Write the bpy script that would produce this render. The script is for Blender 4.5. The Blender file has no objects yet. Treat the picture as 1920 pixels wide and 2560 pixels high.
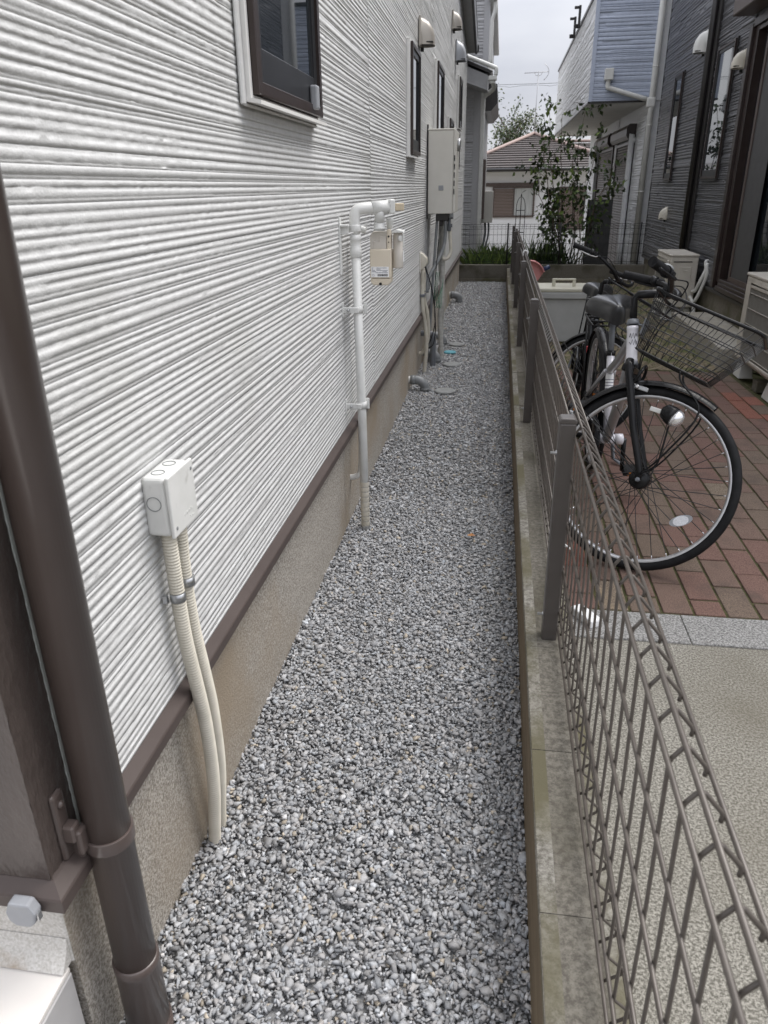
import bpy, bmesh, math, random
import numpy as np
from mathutils import Vector, Matrix, Euler
R = math.radians
sc = bpy.context.scene
col = sc.collection
rng = np.random.default_rng(7)
random.seed(7)

# ------------------------------------------------------------------ camera
cam_d = bpy.data.cameras.new('camera')
cam = bpy.data.objects.new('camera', cam_d)
col.objects.link(cam)
FPX, PPX, PPY = 1854.1, 960.0, 1280.0
def _n(v): return v / np.linalg.norm(v)
_Y = _n(np.array([1257 - PPX, 465 - PPY, FPX])); _D = _n(np.array([1020 - PPX, 5520 - PPY, FPX]))
_X = np.cross(_Y, -_D)
_M = np.stack([_X, _Y, -_D])
cam.matrix_world = Matrix(((_M[0, 0], -_M[0, 1], -_M[0, 2], 0), (_M[1, 0], -_M[1, 1], -_M[1, 2], 0),
                           (_M[2, 0], -_M[2, 1], -_M[2, 2], 1.31), (0, 0, 0, 1)))
cam_d.sensor_fit = 'VERTICAL'; cam_d.sensor_height = 24.0; cam_d.sensor_width = 18.0
cam_d.lens = FPX / 2560 * 24.0
cam_d.clip_start = 0.02; cam_d.clip_end = 600
cam_d.dof.use_dof = True; cam_d.dof.focus_distance = 2.3; cam_d.dof.aperture_fstop = 6.5
sc.camera = cam

# ------------------------------------------------------------------ sky, sun, exposure
w = bpy.data.worlds.new('World'); sc.world = w; w.use_nodes = True
nt = w.node_tree; nt.nodes.clear()
SUN = Vector((0.44, 0.30, 0.82)).normalized()      # towards the sun
sky = nt.nodes.new('ShaderNodeTexSky'); sky.sky_type = 'NISHITA'; sky.sun_disc = False
sky.sun_elevation = math.asin(SUN.z); sky.sun_rotation = math.atan2(SUN.x, SUN.y); sky.dust_density = 3.0
tc = nt.nodes.new('ShaderNodeTexCoord')
mp = nt.nodes.new('ShaderNodeMapping'); mp.inputs['Scale'].default_value = (1.0, 1.0, 2.4)
nz = nt.nodes.new('ShaderNodeTexNoise'); nz.inputs['Scale'].default_value = 2.6; nz.inputs['Detail'].default_value = 5
nz.inputs['Roughness'].default_value = 0.5
rp = nt.nodes.new('ShaderNodeValToRGB')
rp.color_ramp.elements[0].position = 0.33; rp.color_ramp.elements[0].color = (7.2, 7.4, 8.3, 1)
rp.color_ramp.elements[1].position = 0.68; rp.color_ramp.elements[1].color = (11.2, 11.3, 11.7, 1)
mx = nt.nodes.new('ShaderNodeMix'); mx.data_type = 'RGBA'; mx.inputs[0].default_value = 0.93
bg = nt.nodes.new('ShaderNodeBackground'); bg.inputs['Strength'].default_value = 0.10
wo = nt.nodes.new('ShaderNodeOutputWorld')
L = nt.links.new
L(tc.outputs['Generated'], mp.inputs['Vector']); L(mp.outputs[0], nz.inputs['Vector']); L(nz.outputs['Fac'], rp.inputs['Fac'])
# CIE overcast distribution: (1 + 2 sin elevation) / 3, brightest overhead
sx = nt.nodes.new('ShaderNodeSeparateXYZ'); L(tc.outputs['Generated'], sx.inputs[0])
ma = nt.nodes.new('ShaderNodeMath'); ma.operation = 'MULTIPLY_ADD'; ma.use_clamp = False; ma.inputs[1].default_value = 2 / 3; ma.inputs[2].default_value = 1 / 3
mc = nt.nodes.new('ShaderNodeMath'); mc.operation = 'MAXIMUM'; mc.inputs[1].default_value = 0.0
L(sx.outputs['Z'], mc.inputs[0]); L(mc.outputs[0], ma.inputs[0])
mv = nt.nodes.new('ShaderNodeVectorMath'); mv.operation = 'SCALE'; L(rp.outputs[0], mv.inputs[0]); L(ma.outputs[0], mv.inputs['Scale'])
L(sky.outputs[0], mx.inputs[6]); L(mv.outputs[0], mx.inputs[7]); L(mx.outputs[2], bg.inputs['Color']); L(bg.outputs[0], wo.inputs['Surface'])
sd = bpy.data.lights.new('sun', 'SUN'); sd.energy = 1.5; sd.angle = R(35); sd.color = (1.0, 0.97, 0.93)
so = bpy.data.objects.new('sun', sd); col.objects.link(so); so.rotation_euler = SUN.to_track_quat('Z', 'Y').to_euler()
sc.view_settings.view_transform = 'Standard'; sc.view_settings.look = 'None'
sc.view_settings.exposure = 1.08; sc.view_settings.gamma = 1.0
sc.cycles.use_denoising = True
sc.cycles.max_bounces = 6; sc.cycles.diffuse_bounces = 3; sc.cycles.glossy_bounces = 3; sc.cycles.transmission_bounces = 4
sc.cycles.caustics_reflective = False; sc.cycles.caustics_refractive = False

# ------------------------------------------------------------------ materials
MATS = {}
def mat(name, c1, c2=None, rough=0.6, metal=0.0, scale=30.0, bump=0.0, bscale=None, c3=None, s3=3.0, t3=(0.5, 0.65), spec=0.5, detail=4, coat=0.0, stretch=None, contrast=(0.35, 0.65), nrough=.55):
    if name in MATS: return MATS[name]
    m = bpy.data.materials.new(name); m.use_nodes = True; t = m.node_tree; b = t.nodes['Principled BSDF']
    b.inputs['Roughness'].default_value = rough; b.inputs['Metallic'].default_value = metal
    b.inputs['Specular IOR Level'].default_value = spec
    if coat: b.inputs['Coat Weight'].default_value = coat; b.inputs['Coat Roughness'].default_value = 0.1
    c2 = c2 or tuple(min(1, x * 1.18) for x in c1)
    tx = t.nodes.new('ShaderNodeNewGeometry'); src = tx.outputs['Position']
    if stretch:
        mpn = t.nodes.new('ShaderNodeMapping'); mpn.inputs['Scale'].default_value = stretch
        t.links.new(src, mpn.inputs[0]); src = mpn.outputs[0]
    n = t.nodes.new('ShaderNodeTexNoise'); n.inputs['Scale'].default_value = scale; n.inputs['Detail'].default_value = detail; n.inputs['Roughness'].default_value = nrough
    r = t.nodes.new('ShaderNodeValToRGB')
    r.color_ramp.elements[0].position = contrast[0]; r.color_ramp.elements[0].color = (*c1, 1)
    r.color_ramp.elements[1].position = contrast[1]; r.color_ramp.elements[1].color = (*c2, 1)
    t.links.new(src, n.inputs[0]); t.links.new(n.outputs[0], r.inputs[0]); out = r.outputs[0]
    if c3:
        n3 = t.nodes.new('ShaderNodeTexNoise'); n3.inputs['Scale'].default_value = s3; n3.inputs['Detail'].default_value = 5
        r3 = t.nodes.new('ShaderNodeValToRGB'); r3.color_ramp.elements[0].position = t3[0]; r3.color_ramp.elements[1].position = t3[1]
        r3.color_ramp.elements[0].color = (0, 0, 0, 1); r3.color_ramp.elements[1].color = (1, 1, 1, 1)
        mxn = t.nodes.new('ShaderNodeMix'); mxn.data_type = 'RGBA'; mxn.inputs[7].default_value = (*c3, 1)
        t.links.new(src, n3.inputs[0]); t.links.new(n3.outputs[0], r3.inputs[0]); t.links.new(r3.outputs[0], mxn.inputs[0])
        t.links.new(out, mxn.inputs[6]); out = mxn.outputs[2]
    t.links.new(out, b.inputs['Base Color'])
    if bump:
        nb = t.nodes.new('ShaderNodeTexNoise'); nb.inputs['Scale'].default_value = bscale or scale; nb.inputs['Detail'].default_value = 4; nb.inputs['Roughness'].default_value = nrough
        bp = t.nodes.new('ShaderNodeBump'); bp.inputs['Strength'].default_value = bump; bp.inputs['Distance'].default_value = 0.004
        t.links.new(src, nb.inputs[0]); t.links.new(nb.outputs[0], bp.inputs['Height']); t.links.new(bp.outputs[0], b.inputs['Normal'])
    MATS[name] = m
    return m
def g(v, t=0.0): return (v * (1 + t), v, v * (1 - t))
mat('white_siding', (.57, .572, .565), (.63, .632, .625), rough=.45, scale=60, bump=.3, bscale=260, c3=(.52, .52, .50), s3=2.2, t3=(.55, .8))
mat('brown_siding', (.060, .047, .042), (.082, .065, .058), rough=.34, scale=14, bump=1.0, bscale=75, stretch=(1, 1, .4))
mat('brown_metal', (.070, .054, .049), (.082, .064, .058), rough=.5, spec=.3, scale=6)
mat('brown_pipe', (.088, .067, .060), (.100, .078, .070), rough=.3, scale=5, coat=.25)
mat('foundation', (.20, .178, .148), (.58, .54, .485), contrast=(.42, .59), rough=.92, scale=190, nrough=.8, detail=6, bump=1.0, bscale=140, c3=(.33, .27, .20), s3=2.0, t3=(.46, .68))
mat('pale_render', (.48, .46, .42), (.66, .64, .61), rough=.9, scale=240, bump=.5, c3=(.32, .24, .16), s3=8, t3=(.62, .75))
mat('tile', (.74, .70, .66), (.79, .755, .71), rough=.35, scale=8)
mat('tile_grey', (.42, .41, .405), (.47, .46, .455), rough=.4, scale=12)
mat('grey_plastic', (.30, .31, .33), (.34, .35, .37), rough=.45, scale=20)
mat('caulk', (.50, .53, .50), (.58, .60, .57), rough=.6, scale=30)
mat('pvc_white', (.66, .66, .63), (.72, .72, .69), rough=.35, scale=9)
mat('pvc_ivory', (.60, .565, .48), (.68, .64, .55), rough=.4, scale=18, c3=(.5, .46, .37), s3=7, t3=(.55, .75))
mat('box_white', (.66, .665, .64), (.73, .73, .71), rough=.42, scale=14, bump=.06, bscale=300, c3=(.52, .52, .49), s3=25, t3=(.62, .75))
mat('gas_paint', (.66, .665, .645), (.73, .73, .71), rough=.4, scale=12, c3=(.56, .555, .52), s3=9, t3=(.58, .8))
mat('meter_cream', (.66, .585, .47), (.70, .625, .51), rough=.4, scale=10)
mat('grille_grey', (.27, .26, .235), (.31, .30, .27), rough=.5, scale=20)
mat('meter_grey', (.58, .545, .49), (.63, .59, .54), rough=.45, scale=20)
mat('heater_cream', (.62, .60, .545), (.66, .64, .585), rough=.35, scale=7)
mat('ac_cream', (.60, .565, .50), (.66, .625, .56), rough=.4, scale=9, c3=(.50, .46, .40), s3=5, t3=(.55, .8))
mat('dark_slot', (.012, .012, .012), rough=.7)
mat('metal_zinc', (.42, .43, .44), (.55, .56, .57), rough=.35, metal=.9, scale=40)
mat('chrome', (.7, .7, .72), rough=.15, metal=1.0)
mat('vent_beige', (.40, .37, .33), (.44, .41, .365), rough=.4, metal=.25, scale=10)
mat('vent_grey', (.36, .375, .40), (.40, .415, .44), rough=.4, metal=.25, scale=10)
mat('drain_grey', (.185, .195, .20), (.22, .23, .235), rough=.45, scale=14, c3=(.28, .285, .28), s3=11, t3=(.55, .75))
mat('drain_dark', (.14, .15, .165), (.17, .18, .195), rough=.4, scale=14)
mat('cover_grey', (.24, .245, .24), (.30, .305, .30), rough=.6, scale=30)
mat('cover_blue', (.10, .33, .40), (.14, .40, .47), rough=.5, scale=30)
mat('black_rubber', (.008, .008, .009), (.014, .014, .015), rough=.6, scale=30, spec=.2)
mat('black_gloss', (.009, .009, .010), (.013, .013, .014), rough=.26, scale=12, coat=.05, spec=.22)
mat('black_wire', (.016, .016, .017), (.024, .024, .025), rough=.4, scale=20)
mat('saddle', (.010, .010, .011), (.014, .014, .015), rough=.28, scale=60, bump=.1, bscale=500, coat=.35, spec=.35)
mat('bike_white', (.66, .65, .69), (.76, .75, .79), rough=.22, scale=9, coat=.5)
mat('bike_silver', (.40, .40, .42), (.46, .46, .48), rough=.28, metal=.35, scale=9, coat=.3)
mat('rim_silver', (.50, .50, .51), (.60, .60, .61), rough=.3, metal=.55, scale=25)
mat('red_decal', (.35, .02, .03), rough=.4)
mat('fence_brown', (.095, .082, .072), (.118, .103, .090), rough=.36, scale=40, metal=.15)
mat('fence_post', (.088, .078, .073), (.098, .088, .082), rough=.33, scale=9, metal=.2)
mat('curb', (.10, .09, .074), (.20, .185, .155), contrast=(.4, .6), nrough=.8, rough=.92, scale=70, bump=.5, bscale=160, c3=(.068, .060, .038), s3=2.6, t3=(.46, .66))
mat('curb_edge', (.13, .12, .10), (.31, .295, .26), contrast=(.4, .6), nrough=.85, rough=.92, scale=60, bump=.5, bscale=160, c3=(.12, .108, .065), s3=4, t3=(.40, .58))
mat('curb_side', (.13, .095, .055), (.20, .15, .09), rough=.9, scale=22, bump=.3, stretch=(1, .25, 4))
mat('block', (.13, .12, .10), (.20, .185, .155), rough=.95, scale=90, bump=.6, bscale=150, c3=(.085, .08, .055), s3=4, t3=(.48, .66))
mat('slab', (.105, .098, .080), (.37, .352, .308), rough=.92, scale=165, bump=.6, bscale=165, c3=(.125, .11, .08), s3=1.8, t3=(.45, .85), contrast=(.44, .57), nrough=.8, detail=6)
mat('edging', (.10, .098, .094), (.40, .394, .382), nrough=.8, detail=6, rough=.9, scale=150, bump=.4, bscale=300, contrast=(.42, .6))
mat('moss', (.035, .040, .010), (.075, .066, .026), rough=1.0, scale=60, bump=.8, bscale=120)
mat('brick_red', (0.085, 0.046, 0.036), (0.215, 0.128, 0.103), rough=.93, scale=260, detail=6, contrast=(.40, .60), bump=.5, bscale=260, c3=(.075, .055, .044), s3=6, t3=(.52, .8), nrough=.8)
mat('brick_brown', (0.075, 0.053, 0.04), (0.2, 0.148, 0.112), rough=.93, scale=260, detail=6, contrast=(.40, .60), bump=.5, bscale=260, c3=(.075, .055, .044), s3=6, t3=(.52, .8), nrough=.8)
mat('brick_tan', (0.09, 0.068, 0.05), (0.24, 0.19, 0.14), rough=.93, scale=260, detail=6, contrast=(.40, .60), bump=.5, bscale=260, c3=(.26, .20, .13), s3=9, t3=(.5, .66))
mat('brick_mauve', (0.082, 0.05, 0.039), (0.205, 0.138, 0.108), rough=.93, scale=260, detail=6, contrast=(.40, .60), bump=.5, bscale=260, c3=(.075, .055, .044), s3=6, t3=(.52, .8), nrough=.8)
mat('brick_bright', (0.14, 0.05, 0.035), (0.28, 0.12, 0.085), rough=.93, scale=260, detail=6, contrast=(.40, .60), bump=.5, bscale=260)
mat('gravel_base', (.16, .16, .16), (.34, .34, .34), rough=1, scale=160, bump=1.0, bscale=160)
mat('soil', (.12, .095, .062), (.27, .225, .15), rough=1, scale=26, bump=1.0, bscale=45, c3=(.105, .115, .045), s3=5, t3=(.47, .6))
mat('ground', (.12, .11, .085), (.19, .175, .14), rough=1, scale=4, bump=.3)
mat('concrete_pad', (.30, .275, .23), (.38, .355, .30), rough=.9, scale=40, bump=.2, c3=(.44, .42, .38), s3=3, t3=(.5, .7))
mat('concrete_dark', (.16, .145, .115), (.22, .20, .165), rough=.92, scale=50, bump=.3, c3=(.11, .105, .06), s3=4, t3=(.5, .65))
mat('dark_siding', (.092, .093, .102), (.116, .117, .127), rough=.32, scale=40, bump=.25, bscale=180)
mat('dark_trim', (.022, .020, .020), (.028, .026, .026), rough=.3, scale=10)
mat('frame_brown', (.030, .020, .018), (.038, .026, .023), rough=.32, scale=10)
mat('sash_dark', (.020, .021, .024), (.026, .027, .030), rough=.35, scale=10)
mat('blue_siding', (.44, .49, .60), (.49, .54, .65), rough=.42, scale=20, bump=.12, bscale=120)
mat('offwhite_lit_siding', (.76, .77, .79), (.83, .84, .85), rough=.4, scale=20, bump=.12, bscale=120)  # off-white walls; on the balcony side, sky glare put into the colour
mat('grey_siding', (.42, .42, .43), (.48, .48, .49), rough=.5, scale=22, bump=.15, bscale=120)
mat('grey_trim', (.40, .40, .41), (.45, .45, .46), rough=.55, scale=60)
mat('soffit', (.34, .34, .345), (.38, .38, .385), rough=.5, scale=12)
mat('white_paint', (.70, .69, .67), (.78, .77, .75), rough=.55, scale=6)
mat('white_stucco', (.72, .72, .73), (.80, .80, .81), rough=.8, scale=50)
mat('shutter_brown', (.085, .062, .054), (.10, .075, .066), rough=.42, scale=12)
mat('shutter_tan', (.15, .112, .095), (.18, .137, .117), rough=.5, scale=12)
mat('roof_brown', (.062, .053, .051), (.09, .077, .074), rough=.75, scale=3, c3=(.075, .06, .056), s3=9)
mat('roof_ridge', (.30, .22, .20), (.36, .27, .24), rough=.6, scale=6)
mat('panel_grey', (.065, .065, .066), (.08, .08, .081), rough=.5, scale=14)
mat('curtain', (.38, .39, .38), (.52, .53, .52), rough=.9, scale=9, stretch=(9, 9, .3))
mat('storage_lid', (.55, .535, .44), (.62, .60, .50), rough=.5, scale=8)
mat('storage_body', (.40, .405, .40), (.45, .455, .45), rough=.5, scale=8)
mat('pink_plastic', (.60, .25, .24), (.66, .29, .275), rough=.45, scale=8)
mat('navy_plastic', (.02, .035, .09), rough=.4)
mat('lavender', (.45, .46, .62), rough=.8)
mat('bark', (.10, .075, .055), (.17, .13, .10), rough=.95, scale=40, bump=.6)
mat('antenna_metal', (.38, .38, .39), rough=.4, metal=.6)
mat('print_black', (.02, .02, .025), rough=.6)
mat('print_grey', (.16, .17, .22), rough=.6)
mat('print_blue', (.10, .42, .60), rough=.5)
mat('label_white', (.80, .80, .80), rough=.5)
mat('reflector', (.62, .63, .66), (.78, .79, .82), rough=.12, scale=300, coat=.6)
mat('orange_reflector', (.55, .17, .02), rough=.2, coat=.5)
mat('cork', (.50, .43, .31), (.56, .48, .36), rough=.8, scale=60)
mat('cable_green', (.03, .12, .07), rough=.5)
mat('pipe_lagging', (.42, .41, .38), (.55, .54, .50), rough=.7, scale=12, stretch=(1, 1, 5))
mat('dry_leaf', (.30, .12, .04), (.42, .2, .07), rough=.8)
def glass_mat():
    m = bpy.data.materials.new('window_glass'); m.use_nodes = True; b = m.node_tree.nodes['Principled BSDF']
    t = m.node_tree; tx = t.nodes.new('ShaderNodeTexCoord'); n = t.nodes.new('ShaderNodeTexNoise'); n.inputs['Scale'].default_value = 1.7
    bp = t.nodes.new('ShaderNodeBump'); bp.inputs['Strength'].default_value = .02; bp.inputs['Distance'].default_value = .02
    t.links.new(tx.outputs['Object'], n.inputs[0]); t.links.new(n.outputs[0], bp.inputs['Height']); t.links.new(bp.outputs[0], b.inputs['Normal'])
    b.inputs['Base Color'].default_value = (.018, .022, .026, 1); b.inputs['Roughness'].default_value = .02
    b.inputs['IOR'].default_value = 1.9; b.inputs['Specular IOR Level'].default_value = .8
    MATS['glass'] = m
glass_mat()
def clear_mat():
    m = bpy.data.materials.new('lamp_lens'); m.use_nodes = True; b = m.node_tree.nodes['Principled BSDF']
    b.inputs['Base Color'].default_value = (.9, .9, .92, 1); b.inputs['Roughness'].default_value = .08; b.inputs['Metallic'].default_value = .75
    MATS['lens'] = m
clear_mat()
def attr_mat(name, rough, tint=(1, 1, 1), bump=0, bs=200, spec=.4):
    m = bpy.data.materials.new(name); m.use_nodes = True; t = m.node_tree; b = t.nodes['Principled BSDF']
    a = t.nodes.new('ShaderNodeAttribute'); a.attribute_name = 'tone'
    b.inputs['Roughness'].default_value = rough; b.inputs['Specular IOR Level'].default_value = spec
    tx = t.nodes.new('ShaderNodeTexCoord'); n = t.nodes.new('ShaderNodeTexNoise'); n.inputs['Scale'].default_value = bs; n.inputs['Detail'].default_value = 3
    mr = t.nodes.new('ShaderNodeMapRange'); mr.inputs[3].default_value = .75; mr.inputs[4].default_value = 1.25
    mm = t.nodes.new('ShaderNodeMix'); mm.data_type = 'RGBA'; mm.blend_type = 'MULTIPLY'; mm.inputs[0].default_value = 1
    t.links.new(tx.outputs['Object'], n.inputs[0]); t.links.new(n.outputs[0], mr.inputs[0]); t.links.new(a.outputs['Color'], mm.inputs[6]); t.links.new(mr.outputs[0], mm.inputs[7])
    t.links.new(mm.outputs[2], b.inputs['Base Color'])
    if bump:
        bp = t.nodes.new('ShaderNodeBump'); bp.inputs['Strength'].default_value = bump; bp.inputs['Distance'].default_value = .002
        t.links.new(n.outputs[0], bp.inputs['Height']); t.links.new(bp.outputs[0], b.inputs['Normal'])
    MATS[name] = m
attr_mat('gravel_stone', .95, bs=220, spec=.08)
attr_mat('leaf', .45, bs=8)
attr_mat('grass', .6, bs=8)

# ------------------------------------------------------------------ mesh helpers
class MB:
    def __init__(s): s.v = []; s.f = []; s.sm = []
    def add(s, vs, fs, sm=False):
        o = len(s.v); s.v += [tuple(map(float, p)) for p in vs]; s.f += [[i + o for i in q] for q in fs]; s.sm += [sm] * len(fs); return s
    def box(s, x0, y0, z0, x1, y1, z1):
        if x0 > x1: x0, x1 = x1, x0
        if y0 > y1: y0, y1 = y1, y0
        if z0 > z1: z0, z1 = z1, z0
        return s.add([(x0, y0, z0), (x1, y0, z0), (x1, y1, z0), (x0, y1, z0), (x0, y0, z1), (x1, y0, z1), (x1, y1, z1), (x0, y1, z1)],
                     [(0, 3, 2, 1), (4, 5, 6, 7), (0, 1, 5, 4), (1, 2, 6, 5), (2, 3, 7, 6), (3, 0, 4, 7)])
    def obox(s, c, size, m):
        c = Vector(c); a, b, d = (x / 2 for x in size)
        vs = [c + m @ Vector((x * a, y * b, z * d)) for z in (-1, 1) for x, y in ((-1, -1), (1, -1), (1, 1), (-1, 1))]
        return s.add(vs, [(0, 3, 2, 1), (4, 5, 6, 7), (0, 1, 5, 4), (1, 2, 6, 5), (2, 3, 7, 6), (3, 0, 4, 7)])
    def prism(s, poly, axis, a0, a1):
        # poly: list of 2D points in the plane normal to axis ('x': (y,z), 'y': (x,z), 'z': (x,y))
        def P(p, a): return (a, p[0], p[1]) if axis == 'x' else (p[0], a, p[1]) if axis == 'y' else (p[0], p[1], a)
        n = len(poly); vs = [P(p, a0) for p in poly] + [P(p, a1) for p in poly]
        fs = [(i, (i + 1) % n, n + (i + 1) % n, n + i) for i in range(n)] + [list(range(n))[::-1], list(range(n, 2 * n))]
        return s.add(vs, fs)
    def tube(s, pts, r, n=8, caps=True, closed=False):
        pts = [Vector(p) for p in pts]; m = len(pts); rr = r if isinstance(r, (list, tuple)) else [r] * m
        vs = []; up = None
        for i, p in enumerate(pts):
            if closed: d = pts[(i + 1) % m] - pts[i - 1]
            else: d = pts[min(i + 1, m - 1)] - pts[max(i - 1, 0)]
            d.normalize()
            if up is None:
                up = Vector((0, 0, 1)) if abs(d.z) < .9 else Vector((1, 0, 0))
            a = d.cross(up)
            if a.length < 1e-4: a = d.cross(Vector((0, 1, 0)))
            a.normalize(); up = a.cross(d).normalized()
            for k in range(n):
                t = 2 * math.pi * k / n
                vs.append(p + (a * math.cos(t) + up * math.sin(t)) * rr[i])
        fs = []
        for i in range(m if closed else m - 1):
            j = (i + 1) % m
            for k in range(n): fs.append((i * n + k, i * n + (k + 1) % n, j * n + (k + 1) % n, j * n + k))
        s.add(vs, fs, True)
        if caps and not closed:
            o = len(s.v) - m * n
            s.f += [[o + k for k in range(n)][::-1], [o + (m - 1) * n + k for k in range(n)]]; s.sm += [False, False]
        return s
    def lathe(s, prof, org, axis, n=20, caps=True):
        # prof: list of (radius, height along axis)
        q = Vector(axis).normalized().to_track_quat('Z', 'Y').to_matrix(); org = Vector(org)
        vs = [org + q @ Vector((r * math.cos(2 * math.pi * k / n), r * math.sin(2 * math.pi * k / n), h)) for r, h in prof for k in range(n)]
        fs = [(i * n + k, i * n + (k + 1) % n, (i + 1) * n + (k + 1) % n, (i + 1) * n + k) for i in range(len(prof) - 1) for k in range(n)]
        o = len(s.v); s.add(vs, fs, True)
        if caps:
            s.f += [[o + k for k in range(n)][::-1], [o + (len(prof) - 1) * n + k for k in range(n)]]; s.sm += [False, False]
        return s
    def xf(s, m, i0=0):
        for i in range(i0, len(s.v)): s.v[i] = tuple(m @ Vector(s.v[i]))
        return s
    def build(s, name, m, parent=None, bevel=0.0, seg=1, smooth=None):
        me = bpy.data.meshes.new(name); me.from_pydata(s.v, [], s.f); me.validate()
        if len(me.polygons) == len(s.sm): me.polygons.foreach_set('use_smooth', s.sm if smooth is None else [smooth] * len(s.sm))
        if bevel:
            bm = bmesh.new(); bm.from_mesh(me); bmesh.ops.remove_doubles(bm, verts=bm.verts, dist=1e-6)
            ed = [e for e in bm.edges if len(e.link_faces) == 2 and e.calc_face_angle(0) > R(28)]
            bmesh.ops.bevel(bm, geom=ed, offset=bevel, segments=seg, affect='EDGES', profile=.5, clamp_overlap=True)
            bm.to_mesh(me); bm.free()
        if m: me.materials.append(MATS[m] if isinstance(m, str) else m)
        return link(name, me, parent)
def link(name, me, parent=None):
    o = bpy.data.objects.new(name, me); col.objects.link(o)
    if parent: setp(o, parent)
    return o
def setp(o, p): o.parent = p
def np_mesh(name, V, F, m, parent=None, smooth=False, tone=None):
    V = np.asarray(V, np.float32); F = np.asarray(F, np.int32); k = F.shape[1]
    me = bpy.data.meshes.new(name); me.vertices.add(len(V)); me.vertices.foreach_set('co', V.ravel())
    me.loops.add(F.size); me.loops.foreach_set('vertex_index', F.ravel())
    me.polygons.add(len(F)); me.polygons.foreach_set('loop_start', np.arange(0, F.size, k, dtype=np.int32)); me.polygons.foreach_set('loop_total', np.full(len(F), k, np.int32))
    if smooth: me.polygons.foreach_set('use_smooth', np.ones(len(F), bool))
    if tone is not None:
        at = me.attributes.new('tone', 'FLOAT_COLOR', 'POINT'); at.data.foreach_set('color', np.asarray(tone, np.float32).ravel())
    me.update(calc_edges=True); me.validate()
    me.materials.append(MATS[m])
    return link(name, me, parent)
# things are Empties at the thing's base; parts are modelled in world space and shifted by the base position
class Thing:
    def __init__(s, name, label, cat, loc=(0, 0, 0), group=None, rz=0.0):
        s.o = bpy.data.objects.new(name, None); col.objects.link(s.o); s.o.location = loc; s.o.rotation_euler = (0, 0, rz)
        s.o.empty_display_size = .1; s.loc = Vector(loc); s.rz = rz
        s.o['label'] = label; s.o['category'] = cat
        if group: s.o['group'] = group
        s.inv = (Matrix.Translation(s.loc) @ Matrix.Rotation(rz, 4, 'Z')).inverted()
    def part(s, name, mb, m, bevel=0.0, seg=1, smooth=None, parent=None, local=False):
        if not local: mb.xf(s.inv)
        o = mb.build(name, m, None, bevel, seg, smooth); o.parent = parent or s.o
        return o
def tag(o, label, cat, group=None, kind=None):
    if label: o['label'] = label
    if cat: o['category'] = cat
    if group: o['group'] = group
    if kind: o['kind'] = kind
    return o
def structure(o, label=None):
    o['kind'] = 'structure'
    if label: o['label'] = label
    return o
def copy_tree(o, parent=None):
    c = o.copy(); col.objects.link(c)
    if parent: c.parent = parent
    for ch in list(o.children): copy_tree(ch, c)
    return c
def rotm(axis, ang): return Matrix.Rotation(ang, 3, axis)
def arc(c, r, a0, a1, n, plane='xz'):
    out = []
    for i in range(n + 1):
        a = a0 + (a1 - a0) * i / n; u, v = r * math.cos(a), r * math.sin(a)
        out.append((c[0] + u, c[1], c[2] + v) if plane == 'xz' else (c[0], c[1] + u, c[2] + v) if plane == 'yz' else (c[0] + u, c[1] + v, c[2]))
    return out
def smooth_path(pts, n=6):
    pts = [Vector(p) for p in pts]; P = [pts[0] * 2 - pts[1]] + pts + [pts[-1] * 2 - pts[-2]]; out = []
    for i in range(1, len(P) - 2):
        for k in range(n):
            t = k / n; a, b, c, d = P[i - 1], P[i], P[i + 1], P[i + 2]
            out.append(.5 * ((2 * b) + (c - a) * t + (2 * a - 5 * b + 4 * c - d) * t * t + (3 * b - a - 3 * c + d) * t ** 3))
    out.append(pts[-1]); return out
# ================================================================== ground
def ground():
    ys = [-40, 12.0, 12.6, 14.5, 18.0, 60, 420]; zs = [-.07, -.07, -.07, -.45, -1.06, -1.1, -1.5]; xs = [-160, -20, -3, 0, 3, 20, 160]
    V = [(x, y, z) for y, z in zip(ys, zs) for x in xs]; n = len(xs)
    F = [(j * n + i, j * n + i + 1, (j + 1) * n + i + 1, (j + 1) * n + i) for j in range(len(ys) - 1) for i in range(n - 1)]
    structure(np_mesh('ground', V, F, 'ground'))
ground()
def sheet(name, x0, y0, x1, y1, z, m, nx=2, ny=2, amp=0.0, seed=1, thick=.05):
    r = np.random.default_rng(seed); xs = np.linspace(x0, x1, nx); ys = np.linspace(y0, y1, ny)
    Z = z + amp * (r.random((ny, nx)) - .5)
    V = [(x, y, Z[j, i]) for j, y in enumerate(ys) for i, x in enumerate(xs)]
    F = [(j * nx + i, j * nx + i + 1, (j + 1) * nx + i + 1, (j + 1) * nx + i) for j in range(ny - 1) for i in range(nx - 1)]
    b = MB(); b.add(V, F)
    e = [(x0, y0, Z[0, 0]), (x1, y0, Z[0, -1]), (x1, y1, Z[-1, -1]), (x0, y1, Z[-1, 0])]
    b.add([(p[0], p[1], p[2] - .001) for p in e] + [(p[0], p[1], z - thick) for p in e], [(0, 4, 5, 1), (1, 5, 6, 2), (2, 6, 7, 3), (3, 7, 4, 0)])
    return structure(b.build(name, m))
bed = sheet('gravel_bed', -.5875, -.4, .114, 11.648, -.019, 'gravel_base')
slab = sheet('concrete_apron', .252, -.6, 3.2, 2.062, -.006, 'slab')
edging = sheet('stone_edging', .252, 2.0635, 3.2, 2.2385, -.006, 'slab')
xs = [.252, .648, 1.25, 1.86, 2.46, 3.2]
for a, b_ in zip(xs[:-1], xs[1:]):
    o = MB().box(a + .0012, 2.066, -.05, b_ - .0012, 2.236, -.001).build('edging_stone', 'edging', edging, bevel=.002)
yard = sheet('yard_soil', .252, 5.92, 2.085, 11.648, -.012, 'soil', 40, 90, .03, 4)
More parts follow.
